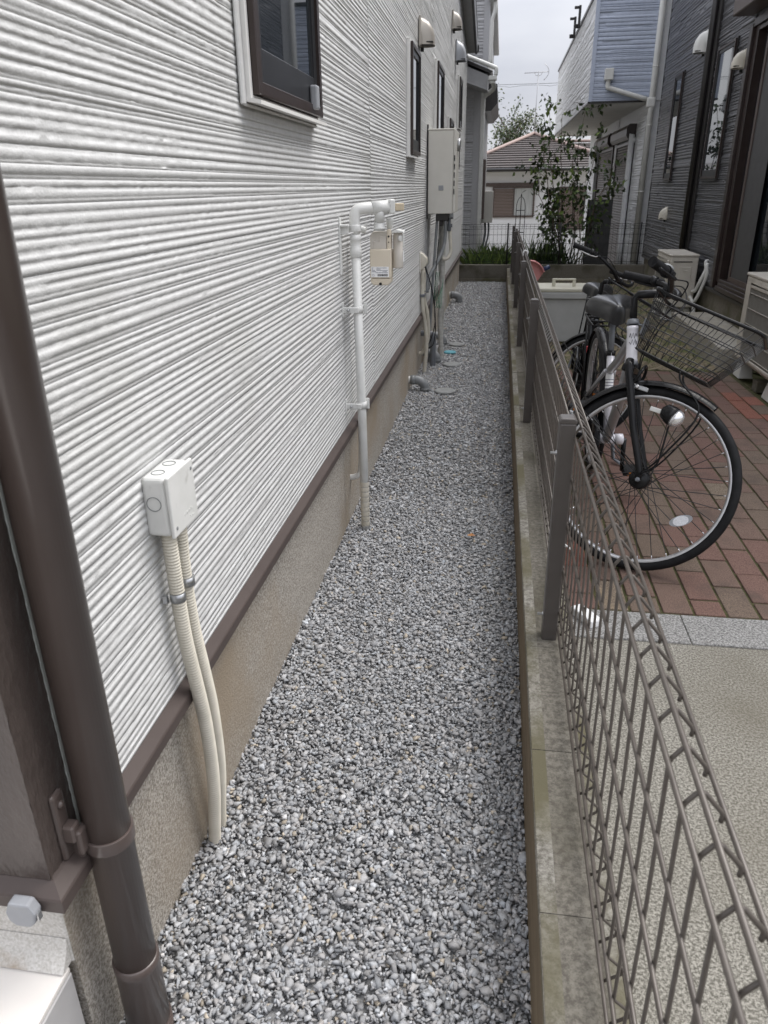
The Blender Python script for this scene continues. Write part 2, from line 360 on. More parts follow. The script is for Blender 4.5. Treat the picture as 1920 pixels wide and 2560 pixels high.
side_soil = sheet('wall_foot_soil', 1.775, 2.24, 2.085, 5.918, -.03, 'soil', 8, 60, .02, 5)

# brick paving: columns run away from the camera, half-bond
paving = sheet('brick_paving', .252, 2.24, 1.772, 5.916, -.006, 'moss', 60, 140, .004, 6)
brick_me = {}
rb = random.Random(3)
for key in ('brick_red', 'brick_brown', 'brick_tan', 'brick_mauve', 'brick_bright'):
    t = MB().box(-.0480, -.1000, -.05, .0480, .1000, 0).build('brick', key, None, bevel=.004, seg=2)
    brick_me[key] = t.data; bpy.data.objects.remove(t)
half_me = {}
for key in brick_me:
    t = MB().box(-.0480, -.0480, -.05, .0480, .0480, 0).build('brick', key, None, bevel=.004, seg=2)
    half_me[key] = t.data; bpy.data.objects.remove(t)
def put_brick(x, y, half=False):
    near = x > 1.45
    key = rb.choices(['brick_red', 'brick_brown', 'brick_tan', 'brick_mauve', 'brick_bright'], [4, 4, .5 if y < 2.8 else .15, 5, 4 if near and y > 3.8 else .1])[0]
    o = bpy.data.objects.new('brick', (half_me if half else brick_me)[key]); col.objects.link(o); o.parent = paving
    o.location = (x, y, rb.uniform(-.0015, .0015)); o.rotation_euler = (rb.uniform(-.004, .004), rb.uniform(-.008, .008), rb.uniform(-.008, .008))
for k in range(-3, 11):
    xc = .593 + .104 * k + .052
    odd = (k % 2) == 0          # column .593-.697 has joints at 2.45
    y = 2.2405
    if odd: y0 = 2.2425
    else: y0 = 2.2425; put_brick(xc, 2.2425 + .05, True); y0 = 2.3465
    n = 0
    while y0 + .20 < 5.93:
        put_brick(xc, y0 + .1035); y0 += .207
    if y0 + .1 < 5.93: put_brick(xc, y0 + .052, True)

# gravel: angular crushed stones
def stones(n, x0, x1, y0, y1, zlo, zhi, smin, smax, r):
    cube = np.array([(x, y, z) for z in (-1, 1) for y in (-1, 1) for x in (-1, 1)], float)
    tri = np.array([(0, 2, 1), (1, 2, 3), (4, 5, 6), (5, 7, 6), (0, 1, 4), (1, 5, 4), (2, 6, 3), (3, 6, 7), (0, 4, 2), (2, 4, 6), (1, 3, 5), (3, 7, 5)])
    T = []
    for k in range(60):
        p = cube * (1 + .28 * r.standard_normal((8, 3))) * .72
        for c in range(r.integers(2, 5)):                       # chip flat facets off the corners
            d = r.standard_normal(3); d /= np.linalg.norm(d); lim = r.uniform(.5, .85); h = p @ d
            p = p - np.outer(np.maximum(h - lim, 0), d)
        p[4:, :2] *= r.uniform(.55, 1.0); p[:, 0] += p[:, 2] * r.normal(0, .25)
        T.append(p * np.array([1.3, r.uniform(.7, 1.05), r.uniform(.38, .68)]))
    T = np.array(T)
    k = r.integers(0, 60, n); S = (smin + (smax - smin) * r.random(n) ** 1.9) / 2
    a = r.random(n) * 2 * np.pi; tl = r.standard_normal(n) * .32; b = r.random(n) * 2 * np.pi
    def rz(t): z = np.zeros(n); o = np.ones(n); return np.stack([np.stack([np.cos(t), -np.sin(t), z], 1), np.stack([np.sin(t), np.cos(t), z], 1), np.stack([z, z, o], 1)], 1)
    def rx(t): z = np.zeros(n); o = np.ones(n); return np.stack([np.stack([o, z, z], 1), np.stack([z, np.cos(t), -np.sin(t)], 1), np.stack([z, np.sin(t), np.cos(t)], 1)], 1)
    Rm = rz(b) @ rx(tl) @ rz(a)
    C = np.stack([x0 + (x1 - x0) * r.random(n), y0 + (y1 - y0) * r.random(n), zlo + (zhi - zlo) * r.random(n)], 1)
    C[:, 2] += .003 * np.sin(C[:, 0] * 9 + 1) * np.sin(C[:, 1] * 4.1) + .003 * np.sin(C[:, 1] * 1.9 + 2 * C[:, 0])
    V = np.einsum('nij,nkj->nki', Rm, T[k] * S[:, None, None]) + C[:, None, :]
    F = (np.arange(n) * 8)[:, None, None] + tri[None]
    base = np.clip(.385 + .068 * r.standard_normal(n), .19, .58)
    u = r.random(n); base = np.where(u < .02, r.uniform(.54, .68, n), base)
    cool = .018 * r.standard_normal(n) - .004
    warm = r.random(n) < .03
    tone = np.stack([base * (1 + cool), base, base * (1.01 - cool)], 1)
    tone[warm] = base[warm][:, None] * np.array([1.15, 1.02, .84])
    tone = np.repeat(np.concatenate([tone, np.ones((n, 1))], 1), 8, axis=0)
    return V.reshape(-1, 3), F.reshape(-1, 3), tone
def gravel():
    r = np.random.default_rng(11); Vs, Fs, Ts = [], [], []; o = 0
    X0, X1 = -.59, .117
    for args in ((29000, X0, X1, .5, 3.2, -.020, -.009, .0075, .0165), (29000, X0, X1, .5, 3.2, -.012, -.004, .0065, .0175), (1500, X0, X1, .5, 3.2, -.007, -.002, .014, .024),
                 (17000, X0, X1, 3.2, 6.0, -.018, -.006, .008, .019), (15000, X0, X1, 3.2, 6.0, -.010, .000, .008, .021), (17000, X0, X1, 6.0, 11.66, -.014, -.003, .012, .026), (13000, X0, X1, 6.0, 11.66, -.008, .002, .012, .026)):
        V, F, T = stones(*args, r); Vs.append(V); Fs.append(F + o); Ts.append(T); o += len(V)
    ob = np_mesh('gravel', np.concatenate(Vs), np.concatenate(Fs), 'gravel_stone', tone=np.concatenate(Ts))
    ob['kind'] = 'stuff'; ob['label'] = 'grey crushed stone gravel covering the narrow passage'; ob['category'] = 'gravel'
gravel()

# ================================================================== low block kerb under the fence
kerb = Thing('block_kerb', 'long low concrete block kerb with mossy top carrying the brown mesh fence', 'kerb', (.18, 5.6, -.06))
def kerb_block(y0, y1):
    me = bpy.data.meshes.new('concrete_block')
    xs = [.115, .118, .146, .220, .247, .250]; zt = [.193, .2, .2, .2, .2, .193]
    prof = [(.115, -.06)] + list(zip(xs, zt)) + [(.250, -.06)]
    n = len(prof); V = [(x, y, z) for y in (y0, y1) for x, z in prof]; F = []; mi = []
    for i in range(n - 1):
        F.append((i, i + 1, n + i + 1, n + i)[::-1]); mi.append({0: 2, 1: 1, 2: 1, 3: 0, 4: 1, 5: 1, 6: 0}[i])
    F += [list(range(n)), list(range(n, 2 * n))[::-1]]; mi += [0, 0]
    me.from_pydata(V, [], F); me.materials.append(MATS['curb']); me.materials.append(MATS['curb_edge']); me.materials.append(MATS['curb_side'])
    me.polygons.foreach_set('material_index', mi); me.update()
    return me
y = 3.262 - .395 * 10
proto = kerb_block(-.1968, .1968)
while y < 11.4:
    o = link('concrete_block', proto, kerb.o); c = y + .1975; o.location = (-.18, c - 5.6 if c + .1955 < 11.645 else 11.645 - .1955 - 5.6, .06 + rb.uniform(-.001, .001)); y += .395
kerb.part('mortar_joint', MB().box(.1162, -.65, -.055, .2488, 11.644, .1984), 'curb')

# ================================================================== low wall closing the passage, with its mesh fence
wall = Thing('end_block_wall', 'low dark concrete block wall closing the far end of the passage', 'wall', (.7, 11.71, -.06))
bp = MB().box(-.1955, -.055, -.094, .1955, .055, .094).build('concrete_block', 'block', None, bevel=.003); bme = bp.data; bpy.data.objects.remove(bp)
x = -.282 - .395
while x < 2.06:
    o = link('concrete_block', bme, wall.o); o.location = (x + .1975 - .7, 0, .06 + .145 + rb.uniform(-.001, .001)); x += .395
wall.part('mortar_joint', MB().box(-.59, 11.66, 0, 2.06, 11.76, .233), 'block')
wall.part('footing', MB().box(-.5875, 11.649, -.06, 2.07, 11.772, .049), 'concrete_dark', bevel=.004)

def mesh_fence_far():
    t = Thing('wire_fence', 'dark wire grid fence standing on the far block wall', 'fence', (.7, 11.71, .24))
    h = MB()
    for z in (.252, .28, .40, .53, .655, .735, .765, .797): h.tube([(-.575, 11.712, z), (2.05, 11.712, z)], .0028, 5)
    t.part('horizontal_wires', h, 'black_wire')['kind'] = 'stuff'
    v = MB(); x = -.57
    while x < 2.05:
        v.tube([(x, 11.706, .245), (x, 11.706, .80)], .0021, 5); x += .0585
    t.part('vertical_wires', v, 'black_wire')['kind'] = 'stuff'
    for x in (.107, .86, 1.98): t.part('post', MB().tube([(x, 11.725, .235), (x, 11.725, .815)], .012, 8), 'black_wire')
mesh_fence_far()

# ================================================================== brown folded mesh fence
def brown_fence():
    posts = [-.262, 1.735, 3.74, 5.73, 7.69, 9.645, 11.02]
    lab = {0: 'nearest brown fence post', }
    xw, TOP = .2045, .80
    t = Thing('mesh_fence', 'long dark brown folded wire mesh fence running beside the gravel passage', 'fence', (.2, 5.5, .2))
    pm = None
    pb = MB().box(-.0195, -.0195, 0, .0195, .0195, .598); pm = t.part('post', pb, 'fence_post', bevel=.004, seg=2, local=True)
    cap = t.part('post_cap', MB().prism([(-.021, .0), (.021, .0), (.021, .009), (.016, .014), (-.016, .014), (-.021, .009)], 'y', -.021, .021), 'fence_post', bevel=.003, seg=2, parent=pm, local=True)
    cap.location = (0, 0, .597)
    bolt = t.part('bolt', MB().lathe([(.006, 0), (.006, .004), (.0035, .005), (.0035, .016)], (0, 0, 0), (-1, 0, 0), 8), 'metal_zinc', parent=pm, local=True)
    bolt.location = (-.018, 0, .52)
    b2 = bolt.copy(); col.objects.link(b2); b2.location = (-.018, 0, .07); b2.parent = pm
    for i, y in enumerate(posts):
        o = pm if i == 0 else copy_tree(pm, t.o)
        o.parent = t.o; o.location = (.1775 - .2, y - 5.5, 0)
    # wires, one panel between two posts
    seg = [(-.262, 1.735), (1.735, 3.74), (3.74, 5.73), (5.73, 7.69), (7.69, 9.645), (9.645, 11.02)]
    xl = xw - .0055
    H = [(xl, .232, .0026), (xl + .030, .252, .0026), (xl, .285, .0026), (xl, .405, .0026), (xl, .53, .0026), (xl, .655, .0026), (xw - .0085, .763, .0028), (xw + .0085, .780, .0030), (xw + .039, .746, .0028)]
    vm = None; hm = {}
    for a, b_ in seg:
        ln = round(b_ - a, 3)
        for x, z, r_ in H:                                   # one wire, one part; alike wires share their mesh
            key = (ln, r_)
            if key not in hm:
                o = t.part('horizontal_wire', MB().tube([(0, .004, 0), (0, ln - .004, 0)], r_ * 1.2, 6), 'fence_brown', local=True); hm[key] = o.data
            else: o = link('horizontal_wire', hm[key], t.o)
            o.location = (x - .2, a - 5.5, z - .2)
        n = round((b_ - a) / .0625)
        for k in range(n):
            y = a + (k + .5) * (b_ - a) / n; dx = -.0035
            if vm is None:
                pts = [(xl + .004, 0, .226), (xl + .027, 0, .246), (xl + .027, 0, .258), (xl + .0045, 0, .279), (xl + .0045, 0, .55), (xw - .0042, 0, .745), (xw - .0042, 0, .7535), (xw - .0022, 0, .7605), (xw + .0065, 0, .7735), (xw + .0105, 0, .7765), (xw + .015, 0, .7745), (xw + .0325, 0, .7535), (xw + .0345, 0, .7475), (xw + .0335, 0, .7410)]
                o = t.part('vertical_wire', MB().tube([(p[0] - .2, p[1], p[2] - .2) for p in pts], .0026, 6), 'fence_brown', local=True); vm = o.data
            else: o = link('vertical_wire', vm, t.o)
            o.location = (0, y - 5.5, 0)
brown_fence()
# ================================================================== relief of moulded siding
def relief(u0, u1, v0, v1, ustep, P, seed, hs=(.009, .012, .016, .021), depth=.007, groove=.0022, rough=.5, seg=(.12, .85), edge=.0012, quiet=0.0, gd=-.001, gp=.75, bars=False, bar_h=1.0):
    """stacked strips of uneven depth, as verts (N,3), quads. P maps arrays (u, v, d) to points"""
    r = np.random.default_rng(seed)
    us = np.array([u0]); 
    while us[-1] < u1 - 1e-6: us = np.append(us, min(u1, us[-1] + ustep(us[-1])))
    n = len(us); lv, ld = [], []
    v = v0; alt = False
    def sm(a, k):
        return np.convolve(np.concatenate([a[:k], a, a[-k:]]), np.ones(2 * k + 1) / (2 * k + 1), 'same')[k:-k] if len(a) > 2 * k + 2 else a
    while v < v1 - .002:
        alt = not alt
        h = float(r.choice(hs)) * (bar_h if alt else 1.0)
        if v + h > v1 - .006: h = v1 - v
        gr = groove if r.random() < gp else .0004
        smooth_row = (r.random() < .88) if (alt and bars) else (r.random() < (.12 if bars else .45))
        bp = [u0 - r.random() * seg[1]]
        L_ = (seg[0] * 2.5, seg[1] * 2.2) if smooth_row else seg
        while bp[-1] < u1: bp.append(bp[-1] + r.uniform(*L_))
        base = r.uniform(.75, 1.0) * depth if smooth_row else None; top = .92 if bars else 1.0
        dseg = np.array([(base + r.uniform(-.1, .1) * depth) if smooth_row else r.uniform(.30 if bars else .15, top) * depth for _ in bp])
        rseg = np.array([0.12 if smooth_row else (r.uniform(.3, 1.0) * rough) for _ in bp])
        ix = np.clip(np.searchsorted(bp, us) - 1, 0, len(bp) - 1)
        d = dseg[ix]; ro = rseg[ix] * (1 - quiet)
        n1 = sm(r.standard_normal(n), 1); n2 = sm(r.standard_normal(n), 1); n3 = sm(r.standard_normal(n), 2)
        hh = h - gr; a = .0022 * ro
        vb = v + np.maximum(0, n3 * a * .5); vt = v + hh - np.abs(n1) * a * 1.1
        lv += [vb, v + hh * .06 + 0 * us, v + hh * .86 + n2 * a * .4, vt] if smooth_row else [vb, v + hh * .3 + n1 * a * .5, v + hh * .65 + n2 * a * .5, vt]
        tilt = (.0012 if smooth_row else r.uniform(-.001, .003))
        ld += [d - edge + n2 * a * .5, d + n3 * a * .6, d - tilt * .7 + n1 * a * .8, d - tilt - edge - np.abs(n2) * a * .6]
        if gr > .001:
            lv += [v + hh + .0001 + 0 * us, v + h - .0001 + 0 * us]; ld += [gd + 0 * us, gd + 0 * us]
        v += h
    V = np.array([np.stack(P(us, a, b), 1) for a, b in zip(lv, ld)])
    V = np.concatenate([np.stack(P(us, np.full(n, v0), np.full(n, -.006)), 1)[None], V, np.stack(P(us, np.full(n, v1), np.full(n, -.006)), 1)[None]])
    m = len(V); i = np.arange(m - 1)[:, None] * n + np.arange(n - 1)[None]
    F = np.stack([i, i + 1, i + n + 1, i + n], -1).reshape(-1, 4)
    return V.reshape(-1, 3), F
def relief_straight(u0, u1, v0, v1, ustep, P, seed, depth=.0021, hs=(.0068, .0082, .0098, .0118), gr=.0012):
    """crisp straight moulded strips: stepped depths, some split-faced lengths"""
    r = np.random.default_rng(seed); us = [u0]
    while us[-1] < u1 - 1e-6: us.append(min(u1, us[-1] + ustep(us[-1])))
    us = np.array(us); n = len(us); lv, ld = [], []; v = v0; k = 0
    while v < v1 - .003:
        k += 1; bar = k % 2 == 0; h = (hs[2] if bar else hs[0]) * r.uniform(.68, 1.25)
        if v + h > v1 - .007: h = v1 - v
        g_ = gr if r.random() < .2 else 0.0
        bp = [u0 - r.random()]; L_ = (.4, 1.6) if bar else (.08, .55)
        while bp[-1] < u1: bp.append(bp[-1] + r.uniform(*L_))
        lev = np.array([r.choice([1.0, .88]) if bar else r.choice([.66, .48, .34, .22], p=[.2, .3, .3, .2]) for _ in bp])
        spl = np.array([0.0 if bar and r.random() < .85 else (1.0 if r.random() < .55 else .25) for _ in bp])
        ix = np.clip(np.searchsorted(bp, us) - 1, 0, len(bp) - 1); d = lev[ix] * depth; q = spl[ix]
        def nz_(): w_ = r.standard_normal(n); return .6 * w_ + .4 * np.roll(w_, 1)
        n1, n2, n3 = nz_(), nz_(), nz_()
        hh = h - g_
        sl = .0004 if bar else .0002
        lv += [v + sl + n3 * q * .0004, v + hh * .55 + n1 * q * .0006, v + hh - .0002 - np.abs(n2) * q * .0008]
        ld += [d + n2 * q * .0003, d + n1 * q * .0005, d - .0001 - np.abs(n3) * q * .0005]
        if g_: lv += [v + hh + .00005 + 0 * us, v + h - .00005 + 0 * us]; ld += [np.full(n, -.0006), np.full(n, -.0006)]
        v += h
    V = np.array([np.stack(P(us, a, b), 1) for a, b in zip(lv, ld)])
    V = np.concatenate([np.stack(P(us, np.full(n, v0), np.full(n, -.0025)), 1)[None], V, np.stack(P(us, np.full(n, v1), np.full(n, -.0025)), 1)[None]])
    m = len(V); i = np.arange(m - 1)[:, None] * n + np.arange(n - 1)[None]
    return V.reshape(-1, 3), np.stack([i, i + 1, i + n + 1, i + n], -1).reshape(-1, 4)
def ring(x0, x1, y0, y1, z0, z1, wy, wz0, wz1):
    """rectangular frame lying in the yz plane, between x0 and x1"""
    b = MB(); b.box(x0, y0, z0, x1, y0 + wy, z1); b.box(x0, y1 - wy, z0, x1, y1, z1)
    b.box(x0, y0 + wy, z0, x1, y1 - wy, z0 + wz0); b.box(x0, y0 + wy, z1 - wz1, x1, y1 - wy, z1); return b
def ring_y(y0, y1, x0, x1, z0, z1, w, wz0, wz1):
    b = MB(); b.box(x0, y0, z0, x0 + w, y1, z1); b.box(x1 - w, y0, z0, x1, y1, z1)
    b.box(x0 + w, y0, z0, x1 - w, y1, z0 + wz0); b.box(x0 + w, y0, z1 - wz1, x1 - w, y1, z1); return b

# ================================================================== the white house along the passage
XS, XF = -.570, -.588
wh = Thing('white_house', 'white house with ribbed siding filling the left side of the passage', 'house', (-2.5, 6, 0))
zt = lambda y: 3.03 + .2 * (11.8 - y)
wh.part('wall', MB().prism([(.70, .40), (11.765, .40), (11.765, zt(11.765)), (.70, zt(.70))], 'x', -6, XS - .007), 'white_siding')
wh.part('foundation', MB().box(-6, .683, -.08, XF, 11.755, .401), 'foundation')
fl = MB(); prof = [(-.006, .441), (.0015, .438), (.0185, .4245), (.0203, .4215), (.0203, .4008), (.0175, .3992), (.010, .4035), (-.017, .405)]
n = len(prof); vs = [(-3, .66 - o, z) for o, z in prof] + [(-.57 + o, .66 - o, z) for o, z in prof] + [(-.57 + o, 11.775, z) for o, z in prof]
fl.add(vs, [(k * n + i, k * n + (i + 1) % n, (k + 1) * n + (i + 1) % n, (k + 1) * n + i) for k in range(2) for i in range(n)] + [list(range(n)), list(range(2 * n, 3 * n))[::-1]])
wh.part('drip_flashing', fl, 'brown_metal')
wh.part('front_foundation', MB().box(-3, .6805, .235, XF - .0005, .70, .401), 'pale_render', bevel=.004)
wh.part('mortar_fillet', MB().prism([(.6795, .243), (.6795, .29), (.672, .268), (.655, .243)], 'x', -3, XF - .004), 'pale_render')
# dark brown cladding at the front corner
def rough_face(axis, a, u0, u1, v0, v1, nu, nv, amp, seed, sgn):
    r = np.random.default_rng(seed); us = np.linspace(u0, u1, nu); vs = np.linspace(v0, v1, nv)
    D = r.standard_normal((nv, nu)) * amp; b = MB()
    pts = [((a + sgn * D[j, i], u, v) if axis == 'x' else (u, a + sgn * D[j, i], v)) for j, v in enumerate(vs) for i, u in enumerate(us)]
    return b.add(pts, [(j * nu + i, j * nu + i + 1, (j + 1) * nu + i + 1, (j + 1) * nu + i) for j in range(nv - 1) for i in range(nu - 1)], True)
cl = rough_face('x', -.5735, .6585, .7385, .4395, 1.9, 9, 150, .0004, 3, 1)
wh.part('brown_cladding', MB().box(-3, .6605, .4405, -.5745, .7385, zt(.7)), 'brown_siding', bevel=.004)
cl2 = rough_face('y', .6585, -1.1, -.5735, .4395, 1.9, 40, 150, .0004, 4, -1)
wh.part('brown_cladding_side', cl, 'brown_siding'); wh.part('brown_cladding_front', cl2, 'brown_siding')
wh.part('sealant_strip', MB().box(-.580, .7388, .436, -.5722, .7468, 3.2), 'caulk')
# siding boards (0.455 m high, laid in 3 m lengths)
cols = [(.7475, 3.4885), (3.4915, 6.5185), (6.5215, 9.5485), (9.5515, 11.77)]
k = 0
for ci, (a, b_) in enumerate(cols):
    z = .4325
    while z < zt(b_) - .02:
        z1 = min(z + .455, zt(b_))
        vis = z < (1.75 + .18 * b_ if ci else 1.95)
        def ust(u, vis=vis):
            if not vis: return .25
            return .0075 if u < 1.6 else .011 if u < 2.6 else .022 if u < 4 else .045 if u < 7 else .09
        V, F = relief_straight(a, b_, z, z1 - .0002, ust, lambda u, v, d: (XS - .0015 + d, u, v), 100 + k, hs=(.0066, .0075, .0088) if ci < 2 else (.0085, .0095, .0105))
        V -= np.array(wh.loc); o = np_mesh('siding_board', V, F, 'white_siding', wh.o)
        z += .455; k += 1
wh.part('end_trim', MB().box(-.60, 11.7715, .41, -.5585, 11.80, 3.02), 'white_paint', bevel=.004)
# roof with its verge (rake) overhang
def rake(x0, x1, dz0, dz1, y0=.2, y1=11.95):
    b = MB(); return b.prism([(y0, zt(y0) + dz0), (y1, zt(y1) + dz0), (y1, zt(y1) + dz1), (y0, zt(y0) + dz1)], 'x', x0, x1)
wh.part('verge_soffit', rake(-6, -.462, 0.0, .03), 'soffit')
wh.part('verge_board', rake(-.4615, -.43, -.025, .16), 'dark_trim', bevel=.004)
rf = wh.part('roof', rake(-6.1, -.425, .165, .21), 'dark_trim')
wh.part('gutter_end', MB().box(-.60, 11.955, 3.0, -.41, 12.05, 3.10), 'dark_trim', bevel=.02, seg=2, parent=rf)
wh.part('soffit_end', MB().box(-.60, 11.90, 2.99, -.465, 11.953, 3.07), 'soffit', parent=rf)

def slit_window(house, y0, y1, z0, z1, X, sgn, trim, label=None, wide=.032):
    # box window standing proud of the siding: trim surround > brown frame > sash and glass
    fr = house.part('window', ring(X + sgn * .018, X + sgn * .034, y0, y1, z0, z1, wide * .75, wide * .75, wide * .75), 'frame_brown', bevel=.002)
    if label: fr['label'] = label
    s_ = ring(X - sgn * .004, X + sgn * .0185, y0 - .014, y1 + .014, z0 - .012, z1 + .014, .0135, .012, .0135); house.part('surround', s_, trim, bevel=.002, parent=fr)
    house.part('sash', ring(X + sgn * .012, X + sgn * .026, y0 + wide * .76, y1 - wide * .76, z0 + wide * .76, z1 - wide * .76, wide, wide * 1.9, wide), 'sash_dark', bevel=.002, parent=fr)
    house.part('pane', MB().box(X + sgn * .014, y0 + wide * 1.76, z0 + wide * 2.66, X + sgn * .019, y1 - wide * 1.76, z1 - wide * 1.76), 'glass', parent=fr)
    house.part('sill', MB().prism([(X - sgn * .004, z0 - .013), (X + sgn * .040, z0 - .020), (X + sgn * .040, z0 - .012), (X - sgn * .004, z0 - .003)], 'y', y0 - .016, y1 + .016), trim, parent=fr)
    house.part('backing', MB().box(X - sgn * .004, y0 + .002, z0 + .002, X + sgn * .011, y1 - .002, z1 - .002), 'sash_dark', parent=fr)
    return fr
w1 = slit_window(wh, 1.785, 2.415, 1.50, 2.42, XS + .004, 1, 'white_paint', 'near window with brown frame and dark bottom rail', .036)
wh.part('border', ring(XS + .003, XS + .0115, 1.747, 2.450, 1.478, 2.46, .022, .006, .022), 'white_siding', bevel=.003, parent=w1)
wh.part('alarm_sensor', MB().box(XS + .031, 2.285, 1.512, XS + .052, 2.318, 1.572), 'grey_plastic', bevel=.005, seg=2, parent=w1)
for a, b_, z0, z1 in ((4.82, 5.27, 1.49, 2.06), (6.68, 7.28, 1.49, 2.21), (8.25, 8.75, 1.5, 1.93), (9.83, 10.3, 1.95, 2.47), (9.4, 10.0, 1.5, 1.9)):
    slit_window(wh, a, b_, z0, z1, XS + .004, 1, 'white_paint')

# ---------------------------------------------------------------- vent hoods
def hood(label, y, z, X, sgn, w, h, d, m, group):
    t = Thing('vent_hood', label, 'vent', (X, y, z), group)
    pr = [(0, h), (d * .30, h * .97), (d * .62, h * .84), (d * .86, h * .62), (d * .98, h * .36), (d, 0), (d * .92, 0), (d * .9, h * .34), (d * .78, h * .56), (d * .55, h * .76), (d * .28, h * .88), (0, h * .9)]
    b = MB(); n = 12
    rows = []
    for i in range(n + 1):            # rounded cap: sections shrink towards both sides
        t_ = -1 + 2 * i / n; e = (1 - abs(t_) ** 3.2) ** .5
        rows.append([(X + sgn * px * (.25 + .75 * e if px > 0 else 1), y + t_ * w / 2, z + (pz if px < .01 else pz * (.55 + .45 * e))) for px, pz in pr[:6]])
    vs = [p for r_ in rows for p in r_]; k_ = 6
    fs = [(i * k_ + j, (i + 1) * k_ + j, (i + 1) * k_ + j + 1, i * k_ + j + 1) for i in range(n) for j in range(k_ - 1)]
    b.add(vs, fs, True)
    ends = [rows[0] + [(X, y - w / 2, z)], rows[-1] + [(X, y + w / 2, z)]]
    for e in ends: b.add(e, [list(range(len(e)))])
    t.part('hood', b, m)
    t.part('flange', MB().box(X - sgn * .002, y - w * .53, z - .008, X + sgn * .012, y + w * .53, z + h * 1.03), m, bevel=.004, seg=2)
    t.part('grille', MB().box(X + sgn * .011, y - w * .46, z + .010, X + sgn * d * .93, y + w * .46, z + .016), 'dark_slot')
    t.part('drip_lip', MB().box(X + sgn * .004, y - .012, z - .03, X + sgn * .024, y + .012, z - .0085), 'dark_slot')
    return t
hood('beige vent hood above the tall slit window of the white house', 5.51, 2.135, XS + .006, 1, .15, .15, .095, 'vent_beige', 'vent hoods on the white wall')
hood('highest beige vent hood, small, high on the white wall', 8.66, 2.735, XS + .006, 1, .15, .15, .095, 'vent_beige', 'vent hoods on the white wall')
hood('bluish grey vent hood farthest along the white wall', 9.36, 2.555, XS + .006, 1, .18, .19, .11, 'vent_grey', 'vent hoods on the white wall')
hood('small dark vent hood low on the white wall just behind the water heater', 8.35, 1.0, XS + .006, 1, .12, .13, .07, 'drain_grey', 'vent hoods on the white wall')

# ---------------------------------------------------------------- porch step (left bottom)
ps = Thing('porch_step', 'pale tiled porch step beside the house corner in the bottom left', 'step', (-1.2, .3, 0))
ps.part('core', MB().box(-3, -1.2, -.06, -.5985, .672, .229), 'tile_grey')
for i, (a, b_) in enumerate(((-3.0, -2.405), (-2.400, -1.805), (-1.80, -1.205), (-1.2, -.5915))):
    for c, d in ((-1.2, -.535), (-.53, .068), (.073, .6715)):
        ps.part('tile', MB().box(a, c, .2295, b_, d, .240), 'tile', bevel=.0025, seg=2)
for c, d in ((-1.2, -.535), (-.53, .068), (.073, .6715)):
    ps.part('riser_tile', MB().box(-.598, c, -.05, -.590, d, .2285), 'tile_grey', bevel=.002)
cap = Thing('flashing_end_cap', 'small grey plastic cap clipped on the brown flashing above the porch step', 'cap', (-.60, .64, .4))
cap.part('body', MB().prism([(-.6245, .412), (-.617, .431), (-.588, .431), (-.580, .414), (-.584, .396), (-.592, .388), (-.613, .388), (-.622, .397)], 'y', .622, .6392), 'grey_plastic', bevel=.003, seg=2)
cap.part('clip', MB().box(-.581, .626, .399, -.5785, .634, .412), 'metal_zinc')

# ================================================================== dark house on the right
XD = 2.06
dk = Thing('charcoal_house', 'charcoal house with dark siding along the right edge of the picture', 'house', (4, 7, 0))
dk.part('wall', MB().box(XD + .004, 4.3, .36, 8, 4.6, 4.8).box(XD + .004, 7.702, .36, 8, 11.775, 4.8).box(XD + .0042, 4.6, 2.56, 8, 7.702, 4.8).box(XD + .3, 4.6, .36, 8, 7.702, 2.56), 'dark_siding')
dk.part('foundation', MB().box(XD + .02, 4.31, -.08, 8, 11.765, .37), 'concrete_dark')
dk.part('drip_flashing', MB().prism([(XD + .004, .385), (XD - .02, .372), (XD - .02, .345), (XD + .022, .345), (XD + .022, .385)], 'y', 4.29, 11.79), 'dark_trim')
dk.part('roof', MB().prism([(XD - .12, 4.78), (8.2, 6.6), (8.2, 6.7), (XD - .12, 4.88)], 'y', 4.15, 11.95), 'dark_trim')
k = 0
for a, b_, st in ((9.225, 11.77, 'block'), (7.80, 8.99, 'rib')):
    z = .386
    while z < 4.4:
        P_ = lambda u, v, d: (XD - d, u, v)
        if st == 'block': V, F = relief(a, b_, z, z + .4544, lambda u: .03, P_, 500 + k, hs=(.030, .033), depth=.013, rough=.3, groove=.006, seg=(.14, .42), quiet=.5, gd=-.002, gp=.9)
        else: V, F = relief(a, b_, z, z + .4544, lambda u: .03, P_, 600 + k, hs=(.013, .017, .024), depth=.012, rough=.8, groove=.003)
        np_mesh('siding_board', V - np.array(dk.loc), F, 'dark_siding', dk.o); z += .455; k += 1
dk.part('corner_trim', MB().box(XD - .012, 11.775, .386, XD + .03, 11.80, 4.78), 'dark_trim')
dk.part('downpipe', MB().tube([(XD - .05, 9.16, .30), (XD - .05, 9.16, 4.78)], .034, 14), 'dark_trim')
dk.part('trim_strip', MB().box(XD - .03, 8.995, .386, XD + .004, 9.09, 4.78), 'dark_trim', bevel=.003)
for a, b_ in ((10.41, 10.84), (8.23, 8.85)):
    slit_window(dk, a, b_, 1.35, 2.51, XD - .004, -1, 'dark_trim', None, .03)
